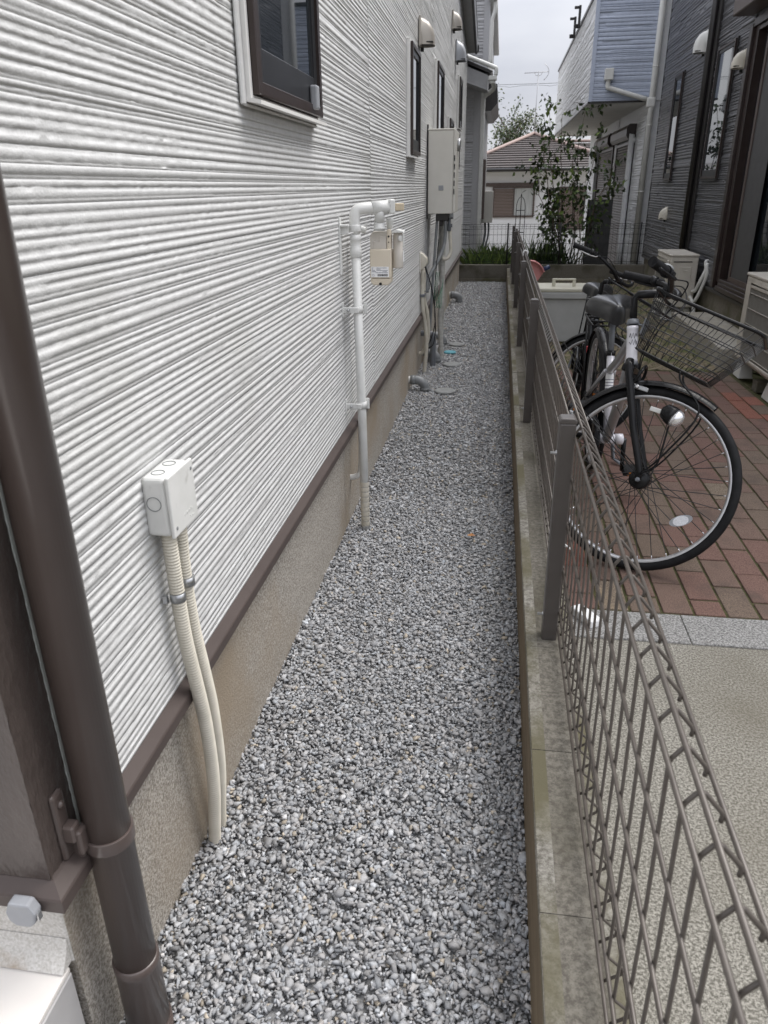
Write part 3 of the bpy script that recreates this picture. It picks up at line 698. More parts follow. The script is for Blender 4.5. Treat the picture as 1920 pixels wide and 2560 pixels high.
# wide sliding door, its brown jamb, shutter box, threshold
door = dk.part('sliding_door', ring(XD - .02, XD + .09, 4.61, 7.70, .4585, 2.5045, .10, .03, .04), 'frame_brown', bevel=.004)
dk.part('jamb', MB().box(XD - .045, 7.705, .40, XD + .003, 7.795, 2.53), 'frame_brown', bevel=.004, parent=door)
dk.part('track', MB().box(XD - .03, 4.6, .40, XD + .06, 7.60, .458).box(XD - .05, 4.6, .39, XD - .031, 7.6, .43), 'frame_brown', bevel=.003, parent=door)
dk.part('screen_frame', ring(XD + .005, XD + .03, 6.35, 7.42, .47, 2.48, .05, .06, .06), 'shutter_brown', parent=door)
dk.part('pane', MB().box(XD + .045, 4.71, .489, XD + .05, 7.60, 2.464), 'glass', parent=door)
dk.part('screen_panel', MB().box(XD + .014, 6.9, .53, XD + .018, 7.372, 2.42), 'panel_grey', parent=door)
dk.part('door_head', MB().box(XD - .04, 4.6, 2.505, XD + .06, 7.702, 2.56), 'frame_brown', parent=door)
dk.part('shutter_box', MB().box(XD - .17, 4.6, 2.62, XD + .0035, 7.93, 2.95), 'shutter_brown', bevel=.008, parent=door)
hood('cream vent hood between the pipes high on the charcoal wall', 9.56, 2.575, XD - .008, -1, .17, .20, .12, 'pvc_white', 'vent hoods on the charcoal wall')
hood('cream vent hood beside the sliding door of the charcoal house', 7.96, 2.235, XD - .010, -1, .14, .14, .10, 'pvc_ivory', 'vent hoods on the charcoal wall')
hood('small round cream vent hood low on the charcoal wall near the air conditioner', 10.46, .90, XD - .008, -1, .13, .14, .09, 'pvc_ivory', 'vent hoods on the charcoal wall')
# ================================================================== pale house with the overhanging balcony
ph = Thing('pale_blue_house', 'pale house with blue-grey overhanging balcony above brown roller shutters', 'house', (3, 15, 0))
XP = 2.0
ph.part('wall', MB().box(XP + .004, 12.424, -.3, 8, 20, 2.40).box(2.064, 12.404, 2.395, 8, 20, 6.0), 'offwhite_lit_siding')
bal = ph.part('balcony', MB().box(1.172, 12.407, 2.40, 2.063, 20.2, 3.70), 'offwhite_lit_siding')
k = 0; z = 2.402
while z < 3.70:
    V, F = relief(1.168, 2.06, z, min(z + .2268, 3.72), lambda u: .02, lambda u, v, d: (u, 12.404 - d, v), 700 + k, hs=(.022, .045, .058), depth=.009, rough=.2, groove=.0045, seg=(.12, .42), quiet=.5, gd=.0004, gp=.9)
    o = np_mesh('siding_board', V - np.array(ph.loc), F, 'blue_siding', bal)
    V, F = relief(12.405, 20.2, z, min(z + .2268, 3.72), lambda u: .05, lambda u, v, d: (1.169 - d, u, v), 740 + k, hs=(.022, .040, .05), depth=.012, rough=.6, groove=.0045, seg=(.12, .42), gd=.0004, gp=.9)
    o = np_mesh('siding_board', V - np.array(ph.loc), F, 'offwhite_lit_siding', bal); z += .2275; k += 1  # side boards lighter than the blue front: sky brightness painted in
ph.part('corner_trim', MB().box(1.155, 12.387, 2.40, 1.21, 12.3995, 3.72), 'blue_siding', parent=bal)
ph.part('coping', MB().box(1.14, 12.37, 3.722, 2.06, 20.25, 3.76), 'dark_trim', parent=bal)
ph.part('drip_edge', MB().box(1.15, 12.385, 2.375, 2.06, 12.403, 2.3985).box(1.148, 12.385, 2.380, 1.166, 20.2, 2.3985), 'dark_trim', parent=bal)
ph.part('soffit', MB().box(1.17, 12.41, 2.372, 2.0, 20.2, 2.396), 'white_paint', parent=bal)
k = 0; z = 0.2
while z < 2.36:
    for a, b_ in ((12.428, 13.22), (15.25, 15.55), (17.95, 20)):
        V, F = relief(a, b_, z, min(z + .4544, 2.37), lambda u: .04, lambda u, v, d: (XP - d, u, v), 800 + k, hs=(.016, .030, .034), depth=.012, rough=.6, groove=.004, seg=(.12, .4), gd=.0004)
        np_mesh('siding_board', V - np.array(ph.loc), F, 'offwhite_lit_siding', ph.o); k += 1
    z += .455
for a, b_ in ((13.32, 15.2), (15.62, 17.9)):
    s_ = ph.part('roller_shutter', ring(XP - .03, XP + .003, a, b_, -.06, 1.944, .10, .05, .05), 'frame_brown', bevel=.004)
    sl = MB(); zz = 0.0
    while zz < 1.93:
        sl.prism([(XP - .002, zz), (XP - .012, zz + .006), (XP - .016, zz + .026), (XP - .006, zz + .040), (XP + .003, zz + .040), (XP + .003, zz)], 'y', a + .10, b_ - .10); zz += .043
    ph.part('slats', sl, 'shutter_brown', parent=s_)['kind'] = 'stuff'
    ph.part('shutter_box', MB().prism([(XP + .003, 1.95), (XP - .10, 1.95), (XP - .14, 2.0), (XP - .14, 2.10), (XP - .10, 2.16), (XP + .003, 2.16)], 'y', a, b_), 'shutter_brown', parent=s_)
    ph.part('box_end', MB().prism([(XP + .003, 1.945), (XP - .105, 1.945), (XP - .145, 2.0), (XP - .145, 2.10), (XP - .105, 2.165), (XP + .003, 2.165)], 'y', a - .04, a - .001), 'frame_brown', parent=s_)
ph.part('post', MB().box(1.93, 17.96, -.2, 1.999, 18.06, 2.37), 'grey_trim')
ph.part('duct_pipe', MB().tube(smooth_path([(XP - .005, 13.26, 1.93), (XP - .05, 13.26, 1.94), (XP - .06, 13.26, 1.86), (XP - .06, 13.26, .1)], 5), .042, 12), 'offwhite_lit_siding')
dp = Thing('white_downpipe', 'white rain downpipe with balcony branch and hopper on the pale house', 'downpipe', (2.03, 12.34, .2))
dp.part('pipe', MB().tube([(2.025, 12.345, .2), (2.025, 12.345, 6)], .042, 16), 'pvc_white')
dp.part('collar', MB().lathe([(.047, 0), (.047, .012)], (2.025, 12.345, 2.80), (0, 0, 1), 16).lathe([(.047, 0), (.047, .012)], (2.025, 12.345, 2.07), (0, 0, 1), 16).lathe([(.047, 0), (.047, .012)], (2.025, 12.345, 1.2), (0, 0, 1), 16), 'pvc_white')
dp.part('junction', MB().box(1.955, 12.30, 2.30, 2.07, 12.39, 2.43), 'pvc_white', bevel=.02, seg=2)
dp.part('branch_pipe', MB().tube(smooth_path([(1.405, 12.345, 2.66), (1.405, 12.345, 2.58), (1.47, 12.345, 2.545), (1.97, 12.345, 2.40)], 5), .033, 12), 'pvc_white')
dp.part('hopper', MB().box(1.345, 12.29, 2.655, 1.462, 12.398, 2.80), 'pvc_white', bevel=.006)
# things on the balcony
ld = Thing('hung_laundry', 'pale lavender laundry hanging above the balcony rim', 'laundry', (1.5, 16, 3.76))
ld.part('cloth', MB().box(1.28, 13.9, 3.80, 1.33, 14.6, 4.4), 'lavender', bevel=.02, seg=2)
br = Thing('drying_bracket', 'dark metal drying rail brackets on the balcony rim', 'bracket', (1.1, 15, 3.76))
for yy in (14.6, 15.5): br.part('arm', MB().box(1.09, yy, 3.66, 1.13, yy + .05, 3.98).box(1.02, yy, 3.93, 1.09, yy + .04, 3.97).box(1.03, yy, 3.66, 1.09, yy + .04, 3.72), 'dark_trim', bevel=.006)
pn = Thing('screen_board', 'plain dark grey upright board in front of the far roller shutter', 'panel', (1.62, 13.6, -.1))
pn.part('board', MB().box(1.425, 13.58, -.1, 1.80, 13.61, 1.085), 'panel_grey', bevel=.003)
pn.part('post', MB().box(1.40, 13.575, -.1, 1.424, 13.615, 1.09), 'dark_trim')

# ================================================================== grey neighbour behind the end wall
gh = Thing('grey_house', 'light grey house behind the far end of the white wall, with rain pipes', 'house', (-2, 15, 0))
gh.part('wall', MB().box(-5, 13.004, -.5, -.372, 18, 2.9).box(-5, 13.006, 2.9, -.304, 18, 6), 'grey_siding')
z = -.1; k = 0
while z < 4.2:
    x1 = -.495 if z < 2.8 else -.39
    V, F = relief(-1.3, x1, z, z + .4544, lambda u: .05, lambda u, v, d: (u, 13.0 - d, v), 900 + k, hs=(.030, .041), depth=.006, rough=.2, groove=.005, seg=(.2, .6), gd=.0004)
    np_mesh('siding_board', V - np.array(gh.loc), F, 'grey_siding', gh.o); z += .455; k += 1
gh.part('corner_trim', MB().box(-.4935, 12.985, -.3, -.368, 13.003, 2.9).box(-.3885, 12.985, 2.9, -.300, 13.003, 6), 'grey_trim')
pr_ = gh.part('lean_to_roof', MB().prism([(-1.5, 2.98), (-.62, 2.70), (-.285, 2.585), (-.285, 2.775), (-1.5, 3.24)], 'y', 12.36, 12.98), 'soffit')
gh.part('fascia_board', MB().prism([(-.62, 2.70), (-.285, 2.583), (-.285, 2.60), (-.62, 2.72)], 'y', 12.352, 12.3595), 'grey_trim', parent=pr_)
gh.part('roof_edge', MB().prism([(-1.5, 3.28), (-.25, 2.79), (-.22, 2.82), (-1.5, 3.33)], 'y', 12.33, 12.99), 'dark_trim', parent=pr_)
gh.part('verge_pipe', MB().tube(smooth_path([(-1.2, 12.31, 3.24), (-.62, 12.31, 3.02), (-.22, 12.31, 2.87), (-.17, 12.31, 2.83), (-.175, 12.31, 2.76)], 5), .03, 10), 'pvc_white', parent=pr_)
gh.part('hopper', MB().box(-.275, 12.28, 2.70, -.155, 12.40, 2.755).box(-.25, 12.3, 2.66, -.18, 12.38, 2.70), 'pvc_white', bevel=.006, parent=pr_)
gh.part('downpipe', MB().tube(smooth_path([(-.205, 12.42, 2.69), (-.205, 12.60, 2.62), (-.33, 12.9, 2.56), (-.352, 12.92, 2.47), (-.352, 12.92, .1)], 5), .032, 12), 'pvc_white')
gh.part('downpipe', MB().tube(smooth_path([(-.23, 12.98, 3.9), (-.23, 12.98, 3.68), (-.265, 12.98, 3.55), (-.265, 12.98, 3.45), (-.265, 12.98, 2.95)], 5), .028, 10), 'pvc_white')
gh.part('gutter', MB().box(-.32, 12.9, 3.78, -.20, 18, 3.88), 'pvc_white', bevel=.02, seg=2)
gh.part('side_eave', MB().prism([(-.37, 2.50), (-.26, 2.50), (-.15, 2.62), (-.17, 2.90), (-.37, 2.98)], 'y', 14.6, 17.5), 'dark_trim')
gh.part('shutter_edge', MB().box(-.371, 13.7, .80, -.30, 14.2, 1.72), 'shutter_brown', bevel=.004)
gw = Thing('neighbour_water_heater', 'grey water heater box on the grey house, seen past its corner', 'water heater', (-.26, 14, .72))
gw.part('casing', MB().box(-.371, 13.95, .725, -.158, 14.3, 1.235), 'heater_cream', bevel=.008, seg=2)
gw.part('pipes', MB().tube(smooth_path([(-.28, 14.1, .73), (-.27, 14.08, .55), (-.30, 14.05, .35), (-.33, 14.05, .1)], 5), .02, 8).tube(smooth_path([(-.22, 14.1, .73), (-.22, 14.08, .5), (-.28, 14.05, .25), (-.31, 14.05, 0)], 5), .016, 8), 'drain_dark')

# ================================================================== far white bungalow with brown roof
fh = Thing('white_bungalow', 'white bungalow with brown tiled hip roof at the end of the view', 'house', (1, 26, -1.06))
fh.part('wall', MB().box(-2.6, 25, -1.1, 4.5, 33, 1.85), 'white_stucco')
A0 = Vector((.963, 28.5, 2.88)); Lc = Vector((-1.47, 24.4, 1.79)); Rc = Vector((3.6, 24.4, 1.79))
def roof_face(P0, P1, T0, T1, n, th, name='roof'):
    b = MB(); nr = (P1 - P0).cross(T0 - P0).normalized()
    if nr.z < 0: nr = -nr
    for i in range(n):
        a, c = i / n, (i + 1) / n
        e0, e1 = P0.lerp(T0, a), P1.lerp(T1, a); f0, f1 = P0.lerp(T0, c), P1.lerp(T1, c)
        b.add([e0, e1, e1 + nr * th, e0 + nr * th, f0, f1], [(0, 1, 2, 3), (3, 2, 5, 4), (0, 4, 5, 1)])
    return b
rf = fh.part('roof', roof_face(Lc, Rc, A0, A0 + Vector((.02, 0, 0)), 15, .035), 'roof_brown')
back = Vector((.963, 33, 2.88))
fh.part('roof_side', roof_face(Lc + Vector((0, 10, 0)), Lc, back, A0, 15, .035).add([Rc, Rc + Vector((0, 10, 0)), back, A0], [(0, 1, 2, 3)]), 'roof_brown', parent=rf)
fh.part('hip_cap', MB().tube([Lc + Vector((0, 0, .05)), A0 + Vector((0, 0, .05))], .055, 8), 'roof_ridge', parent=rf)
fh.part('hip_cap', MB().tube([Rc + Vector((0, 0, .05)), A0 + Vector((0, 0, .05))], .055, 8), 'roof_ridge', parent=rf)
fh.part('rear_roof', roof_face(Vector((1.5, 28.8, 1.95)), Vector((5.5, 28.8, 1.95)), Vector((2.0, 31, 2.72)), Vector((4.8, 31, 2.70)), 12, .035), 'roof_brown', parent=rf)
fh.part('hip_cap', MB().tube([(1.6, 31, 2.80), (4.8, 31, 2.76)], .05, 8), 'roof_ridge', parent=rf)
fh.part('eave_fascia', MB().box(-1.5, 24.38, 1.70, 3.65, 24.42, 1.80), 'dark_trim', parent=rf)
fh.part('gutter', MB().tube([(-1.5, 24.34, 1.745), (3.65, 24.34, 1.745)], .05, 8), 'dark_trim', parent=rf)
fh.part('soffit', MB().box(-1.5, 24.42, 1.70, 3.65, 24.998, 1.72), 'white_paint', parent=rf)
fh.part('lintel_band', MB().box(-.6, 24.93, 1.30, 1.0, 24.997, 1.40), 'shutter_brown')
wn = fh.part('window', ring_y(24.95, 24.998, -.30, .98, .42, 1.295, .05, .05, .05), 'shutter_brown')
sl = MB(); zz = .475
while zz < 1.23: sl.box(-.248, 24.962, zz, .33, 24.985, zz + .036); zz += .042
fh.part('shutter_slats', sl, 'shutter_tan', parent=wn)['kind'] = 'stuff'
fh.part('pane', MB().box(.37, 24.984, .475, .928, 24.990, 1.243), 'curtain', parent=wn)
fh.part('mullion', MB().box(.335, 24.955, .472, .366, 24.994, 1.243), 'shutter_brown', parent=wn)
w2 = fh.part('window', ring_y(24.95, 24.998, 1.70, 2.5, .05, 1.27, .05, .05, .05), 'shutter_brown')
sl = MB(); zz = .105
while zz < 1.20: sl.box(1.755, 24.962, zz, 2.445, 24.985, zz + .036); zz += .042
fh.part('shutter_slats', sl, 'shutter_tan', parent=w2)['kind'] = 'stuff'
an = Thing('tv_antenna', 'thin metal television antenna on a guyed mast above the brown roof', 'antenna', (.963, 28.5, 2.88))
an.part('mast', MB().tube([(.963, 28.5, 2.85), (.985, 28.5, 4.68)], .014, 6), 'antenna_metal')
an.part('boom', MB().tube([(.53, 28.5, 4.70), (1.32, 28.5, 4.72)], .011, 6), 'antenna_metal')
an.part('brace', MB().tube([(.86, 28.5, 4.71), (.90, 28.5, 4.62), (1.06, 28.5, 4.62), (1.12, 28.5, 4.715)], .009, 6), 'antenna_metal')
an.part('reflector', MB().tube(smooth_path([(1.18, 28.5, 4.95), (1.28, 28.5, 4.84), (1.32, 28.5, 4.72), (1.28, 28.5, 4.60), (1.17, 28.5, 4.48)], 4), .011, 6), 'antenna_metal')
el = MB()
for i in range(9): el.tube([(.56 + .07 * i, 28.35, 4.703 + .002 * i), (.56 + .07 * i, 28.65, 4.703 + .002 * i)], .005, 5)
an.part('elements', el, 'antenna_metal')['kind'] = 'stuff'
for q in ((.55, 28.9, 2.84), (1.3, 28.9, 2.82), (.6, 28.0, 2.74), (1.35, 28.0, 2.74)): an.part('guy_wire', MB().tube([(.968, 28.5, 3.35), q], .006, 5), 'antenna_metal')
cb = Thing('overhead_cable', 'thin overhead cable with spiral hanger crossing the cloudy sky', 'cable', (0, 30, 4.5))
cb.part('messenger', MB().tube([(-4, 30, 4.57), (0, 30, 4.55), (5, 30, 4.55)], .009, 5), 'drain_grey')
cb.part('spiral_line', MB().tube([(-4 + .05 * i, 30, 4.50 - .05 * abs(math.sin(i * .115)) ** .7 * -1 - .04) for i in range(181)], .006, 5), 'drain_grey')

# ================================================================== vegetation
def leaves(centers, dirs, sizes, r, width=.5, fold=.2, tones=None):
    """folded leaf = 4 verts, 2 tris along a midrib"""
    n = len(centers); d = dirs / np.linalg.norm(dirs, axis=1, keepdims=True)
    s_ = np.cross(d, r.standard_normal((n, 3))); s_ /= np.linalg.norm(s_, axis=1, keepdims=True); u = np.cross(s_, d)
    L_ = sizes[:, None]
    base, tip = centers, centers + d * L_
    l = centers + d * L_ * .45 + s_ * L_ * width * .5 + u * L_ * fold * .3; q = centers + d * L_ * .45 - s_ * L_ * width * .5 + u * L_ * fold * .3
    V = np.stack([base, l, tip, q], 1).reshape(-1, 3); o = np.arange(n)[:, None] * 4
    F = np.concatenate([o + np.array([[0, 1, 2]]), o + np.array([[0, 2, 3]])])
    return V, F, np.repeat(np.concatenate([tones, np.ones((n, 1))], 1), 4, axis=0)
def leaf_tones(n, r, base=(.045, .075, .022), light=(.13, .17, .045), pl=.2):
    t = np.array(base)[None] * (1 + .45 * r.standard_normal((n, 1)).clip(-1.4, 1.6)); m = r.random(n) < pl
    t[m] = np.array(light) * r.uniform(.7, 1.2, (m.sum(), 1)); return t.clip(.008, .5)
def limb(mb, p, d, length, r0, depth, out, r, bend=.18, tipn=5, spread=.6, nb=(2, 4), minr=.002):
    pts = [Vector(p)]; dd = Vector(d).normalized(); k = 6
    for i in range(k):
        dd = (dd + Vector(r.standard_normal(3)) * bend / 2 + Vector((0, 0, .03))).normalized(); pts.append(pts[-1] + dd * length / k)
    mb.tube(pts, [max(minr, r0 * (1 - .6 * i / k)) for i in range(k + 1)], 6 if r0 > .01 else 4)
    if depth == 0:
        for i in range(1, k + 1): out.append((pts[i], dd))
        return
    for i in range(r.integers(*nb) + 1):
        t = r.uniform(.3, 1); j = min(k - 1, int(t * k)); q = pts[j].lerp(pts[j + 1], t * k - j)
        nd = (dd + Vector(r.standard_normal(3)) * spread).normalized()
        limb(mb, q, nd, length * r.uniform(.45, .7), r0 * .5, depth - 1, out, r, bend, tipn, spread, nb, minr)
    out.append((pts[-1], dd)); out.append((pts[-2], dd))
def far_tree(label, base, height, seed, n_leaf, crown_c, crown_r):
    r = np.random.default_rng(seed); t = Thing('leafy_tree', label, 'tree', base, 'trees behind the bungalow'); mb = MB(); tips = []
    b = Vector(base)
    mb.tube([b, b + Vector((.05, 0, height * .35)), b + Vector((-.05, .1, height * .55))], [.16, .12, .07], 8)
    for i in range(9):
        q = b + Vector((0, 0, height * r.uniform(.3, .55)))
        tgt = Vector(crown_c) + Vector((r.uniform(-1, 1) * crown_r[0], r.uniform(-1, 1) * crown_r[1], r.uniform(-.3, .9) * crown_r[2]))
        limb(mb, q, tgt - q, (tgt - q).length * .8, .05, 2, tips, r, .25, spread=.8, minr=.006)
    t.part('trunk', mb, 'bark')
    P_ = np.array([tuple(p) for p, _ in tips]); idx = r.integers(0, len(P_), n_leaf)
    # clumps of leaves round the twig tips
    C = P_[idx] + r.standard_normal((n_leaf, 3)) * .13
    V, F, T = leaves(C, r.standard_normal((n_leaf, 3)) + np.array([0, 0, -.3]), r.uniform(.07, .13, n_leaf), r, .55, .3, leaf_tones(n_leaf, r, (.05, .075, .03), (.15, .17, .07), .25))
    np_mesh('crown', V - np.array(t.loc), F, 'leaf', t.o, tone=T)
far_tree('loose leafy tree rising left of the antenna behind the bungalow roof', (-.3, 32.5, -1.2), 4.6, 21, 8500, (.0, 32.5, 2.75), (1.5, .8, .8))
far_tree('lower leafy tree right of the antenna mast behind the bungalow roof', (1.6, 33.5, -1.2), 4.3, 23, 5000, (1.55, 33.5, 2.55), (.9, .8, .7))

def shrub():
    r = np.random.default_rng(5); t = Thing('leafy_shrub', 'tall sparse garden shrub with hanging dark leaves and many thin stems', 'shrub', (1.1, 12.5, .1)); mb = MB(); tips = []
    for (x, y, tx, ty, h_) in ((.98, 12.4, .62, 12.4, 2.35), (1.02, 12.45, .82, 12.5, 2.25), (1.1, 12.5, .45, 12.3, 1.55), (1.12, 12.42, 1.12, 12.4, 2.3), (1.18, 12.5, 1.35, 12.4, 2.0), (1.22, 12.45, 1.6, 12.3, 1.6), (1.05, 12.38, .55, 12.2, 1.85), (1.2, 12.4, 1.0, 12.3, 1.7), (.95, 12.5, .7, 12.5, 1.2), (1.25, 12.5, 1.5, 12.5, 1.25), (1.0, 12.35, .9, 12.25, 1.4)):
        p = Vector((x, y, .05)); q = Vector((tx, ty, h_)); pts = [p.lerp(q, i / 8) + Vector((r.normal(0, .02), r.normal(0, .02), 0)) + Vector((-.05 * math.sin(i / 8 * 3), 0, 0)) for i in range(9)]
        mb.tube(pts, [.012 - .0011 * i for i in range(9)], 6)
        for i in range(3, 9):
            for k in range(r.integers(1, 3)):
                d = Vector((r.normal(0, 1), r.normal(0, .7), r.uniform(-.2, .7)))
                limb(mb, pts[i], d, r.uniform(.12, .34), .004, 0, tips, r, .35)
            tips.append((pts[i], Vector((0, 0, 1))))
    t.part('trunk', mb, 'bark')
    P_ = np.array([tuple(p) for p, _ in tips]); n = 1500; idx = r.integers(0, len(P_), n)
    C = P_[idx] + r.standard_normal((n, 3)) * .04; D = r.standard_normal((n, 3)) * .7 + np.array([0, 0, -.9])
    V, F, T = leaves(C, D, r.uniform(.045, .105, n), r, .62, .35, leaf_tones(n, r, (.05, .078, .026), (.14, .20, .045), .18))
    np_mesh('crown', V - np.array(t.loc), F, 'leaf', t.o, tone=T)
shrub()
def strap_plant(label, x, y, z, n, ln, seed, spread=.9, name='strap_leaf_plant'):
    r = np.random.default_rng(seed); t = Thing(name, label, 'plant', (x, y, z), 'plants behind the far wall'); Vs = []; Fs = []; T = []
    for i in range(n):
        a = r.uniform(0, 2 * math.pi); e = r.uniform(.15, 1.3) * spread; L_ = ln * r.uniform(.5, 1.1); wd = r.uniform(.012, .022)
        d = Vector((math.cos(a) * math.sin(e), math.sin(a) * math.sin(e), math.cos(e))); p = Vector((x + r.normal(0, .12), y + r.normal(0, .08), z)); s_ = Vector((-math.sin(a), math.cos(a), 0)); o = len(Vs); tn = leaf_tones(1, r, (.05, .08, .03), (.12, .17, .05), .25)[0]
        for k in range(6):
            f_ = k / 5; ww = wd * (1 - f_ ** 2) + .001; Vs += [tuple(p - s_ * ww), tuple(p + s_ * ww)]; T += [(*tn, 1)] * 2
            d = (d + Vector((0, 0, -.11 * e))).normalized(); p = p + d * L_ / 5
        Fs += [(o + 2 * k, o + 2 * k + 1, o + 2 * k + 3, o + 2 * k + 2) for k in range(5)]
    np_mesh('crown', np.array(Vs) - np.array(t.loc), Fs, 'leaf', t.o, tone=T)
    t.part('stem', MB().tube([(x, y, z - .1), (x, y, z + .12)], .03, 8), 'bark')
strap_plant('dark strap-leaved clump right behind the far fence post', .55, 12.15, .14, 170, .55, 3)
strap_plant('second strap-leaved clump at the foot of the tall shrub', .88, 12.25, .12, 140, .52, 4)
def blades(name, label, n, x0, x1, y0, y1, z0, hmin, hmax, seed, base, light, pl, m='grass', w_=.003):
    r = np.random.default_rng(seed); X = r.uniform(x0, x1, n); Y_ = r.uniform(y0, y1, n); H = r.uniform(hmin, hmax, n) * r.uniform(.5, 1, n)
    a = r.uniform(0, 2 * np.pi, n); ln = r.normal(0, .35, (n, 2)) * H[:, None]; ca, sa = np.cos(a) * w_, np.sin(a) * w_
    V = np.stack([np.stack([X - ca, Y_ - sa, np.full(n, z0)], 1), np.stack([X + ca, Y_ + sa, np.full(n, z0)], 1), np.stack([X + ln[:, 0] * .4 + ca * .7, Y_ + ln[:, 1] * .4 + sa * .7, z0 + H * .6], 1), np.stack([X + ln[:, 0], Y_ + ln[:, 1], z0 + H], 1)], 1).reshape(-1, 3)
    o = np.arange(n)[:, None] * 4; F = np.concatenate([o + np.array([[0, 1, 2]]), o + np.array([[0, 2, 3]])])
    T = np.repeat(np.concatenate([leaf_tones(n, r, base, light, pl), np.ones((n, 1))], 1), 4, axis=0)
    ob = np_mesh(name, V, F, m, tone=T); ob['kind'] = 'stuff'; ob['label'] = label; ob['category'] = 'grass'
blades('weeds', 'green weeds growing behind the far wall below the grey house', 2400, -.45, .16, 11.9, 13.4, .02, .12, .5, 8, (.06, .10, .025), (.16, .22, .05), .35, w_=.006)
blades('yard_grass', 'sparse short dry grass on the bare yard soil', 5200, .26, 2.0, 5.95, 11.6, -.02, .015, .06, 9, (.09, .10, .035), (.26, .23, .12), .4, w_=.0025)
# wire obelisk in the garden
ob = Thing('garden_obelisk', 'black wire garden obelisk with arched top behind the fence', 'trellis', (.30, 12.95, .3))
wb = MB()
for a in (0, 90):
    c_, s_ = math.cos(R(a)) * .07, math.sin(R(a)) * .07
    pts = [(.30 - c_, 12.95 - s_, .2)] + [(.30 - c_ * math.cos(R(t_)), 12.95 - s_ * math.cos(R(t_)), .98 + .17 * math.sin(R(t_))) for t_ in range(0, 181, 20)] + [(.30 + c_, 12.95 + s_, .2)]
    wb.tube(pts, .006, 6)
ob.part('frame', wb, 'black_wire')
for zz in (.62, .95): ob.part('hoop', MB().tube([(.30 + .07 * math.cos(i * .3927), 12.95 + .07 * math.sin(i * .3927), zz) for i in range(16)], .005, 5, closed=True), 'black_wire')
ob.part('finial', MB().lathe([(.001, .05), (.008, .03), (.012, .015), (.004, 0)], (.30, 12.95, 1.15), (0, 0, 1), 8), 'black_wire')
# ================================================================== brown downspout at the house corner
ds = Thing('brown_downspout', 'glossy dark brown rain downspout at the near corner of the white house', 'downspout', (-.532, .745, 0))
DX, DY, DR = -.5315, .745, .033
ds.part('pipe', MB().tube([(DX, DY, .16), (DX, DY, 4.9)], DR, 40), 'brown_pipe')
ds.part('socket', MB().lathe([(DR + .0022, 0), (DR + .0022, .145), (DR + .0035, .147), (DR + .0035, .163), (DR + .0005, .165)], (DX, DY, .012), (0, 0, 1), 40), 'brown_pipe')
ds.part('elbow', MB().tube([(DX, DY, -.05), (DX, DY, .02)], DR + .005, 40), 'brown_pipe')
cl = MB().lathe([(DR + .0028, 0), (DR + .0032, .002), (DR + .0032, .022), (DR + .0028, .024)], (DX, DY, .430), (0, 0, 1), 40)
ds.part('clamp', cl, 'brown_pipe')
ds.part('clamp_lug', MB().box(DX - .040, DY - .036, .428, DX - .020, DY - .022, .456).box(DX - .044, DY - .040, .434, DX - .036, DY - .020, .450), 'brown_pipe', bevel=.003, seg=2)
ds.part('bracket_plate', MB().box(XS - .006, .690, .438, XS + .004, .716, .555), 'brown_pipe', bevel=.005, seg=2)
ds.part('bracket_arm', MB().box(XS + .002, .694, .470, XS + .020, .714, .500).box(XS + .016, .698, .445, XS + .026, .722, .488), 'brown_pipe', bevel=.003)
ds.part('bolt', MB().lathe([(.006, 0), (.006, .003), (.003, .006)], (XS + .003, .703, .535), (1, 0, 0), 10), 'brown_pipe')

# ================================================================== junction box with two conduits
jb = Thing('junction_box', 'off-white square junction box on the white siding with two corrugated conduits', 'junction box', (XS, 1.12, .77))
jb.part('box', MB().box(XS - .002, 1.072, .769, -.5285, 1.174, .876), 'box_white', bevel=.008, seg=3)
jb.part('cover', MB().box(-.5283, 1.070, .767, -.5215, 1.176, .878), 'box_white', bevel=.003, seg=3)
ko = MB()
for c, ax in (((-.552, 1.0712, .830), (0, -1, 0)),): ko.tube([(c[0] + .0125 * math.cos(t * .314), c[1], c[2] + .0125 * math.sin(t * .314)) for t in range(20)], .0007, 5, closed=True)
for yy in (1.100, 1.146): ko.tube([(-.551 + .011 * math.cos(t * .314), yy + .011 * math.sin(t * .314), .8765) for t in range(20)], .0007, 5, closed=True)
jb.part('knockout_ring', ko, 'drain_grey')
for yy, zz in ((1.082, .783), (1.165, .862)): jb.part('screw', MB().lathe([(.0032, 0), (.0032, .0012), (.002, .0016)], (-.5216, yy, zz), (1, 0, 0), 10), 'drain_grey')
em = MB()
for i in range(7): em.box(-.5216, 1.118 + .0052 * i, .790 + (.002 if i % 2 else 0), -.5209, 1.121 + .0052 * i, .7945 + (.002 if i % 2 else 0))
em.box(-.5216, 1.150, .778, -.5209, 1.155, .781); em.box(-.5216, 1.140, .780, -.5209, 1.144, .783)
jb.part('embossed_mark', em, 'box_white')
def corrugated(pts, r0, r1, step):
    pts = smooth_path(pts, 40); out = [pts[0]]; acc = 0
    for a, b in zip(pts[:-1], pts[1:]):
        L_ = (b - a).length; t_ = step - acc
        while t_ < L_: out.append(a.lerp(b, t_ / L_)); t_ += step
        acc = (acc + L_) % step
    return MB().tube(out, [r0 if i % 4 < 2 else r1 for i in range(len(out))], 14)
for yo, xo in ((0, 0), (.047, -.004)):
    jb.part('corrugated_conduit', corrugated([(-.546, 1.096 + yo, .772), (-.545 + xo, 1.096 + yo, .66), (-.543 + xo, 1.098 + yo, .55), (-.536 + xo, 1.106 + yo, .43), (-.534 + xo, 1.116 + yo, .33), (-.541 + xo, 1.130 + yo, .18), (-.560 + xo, 1.142 + yo, .02), (-.566, 1.146 + yo, -.03)], .0136, .0106, .0015), 'pvc_ivory')
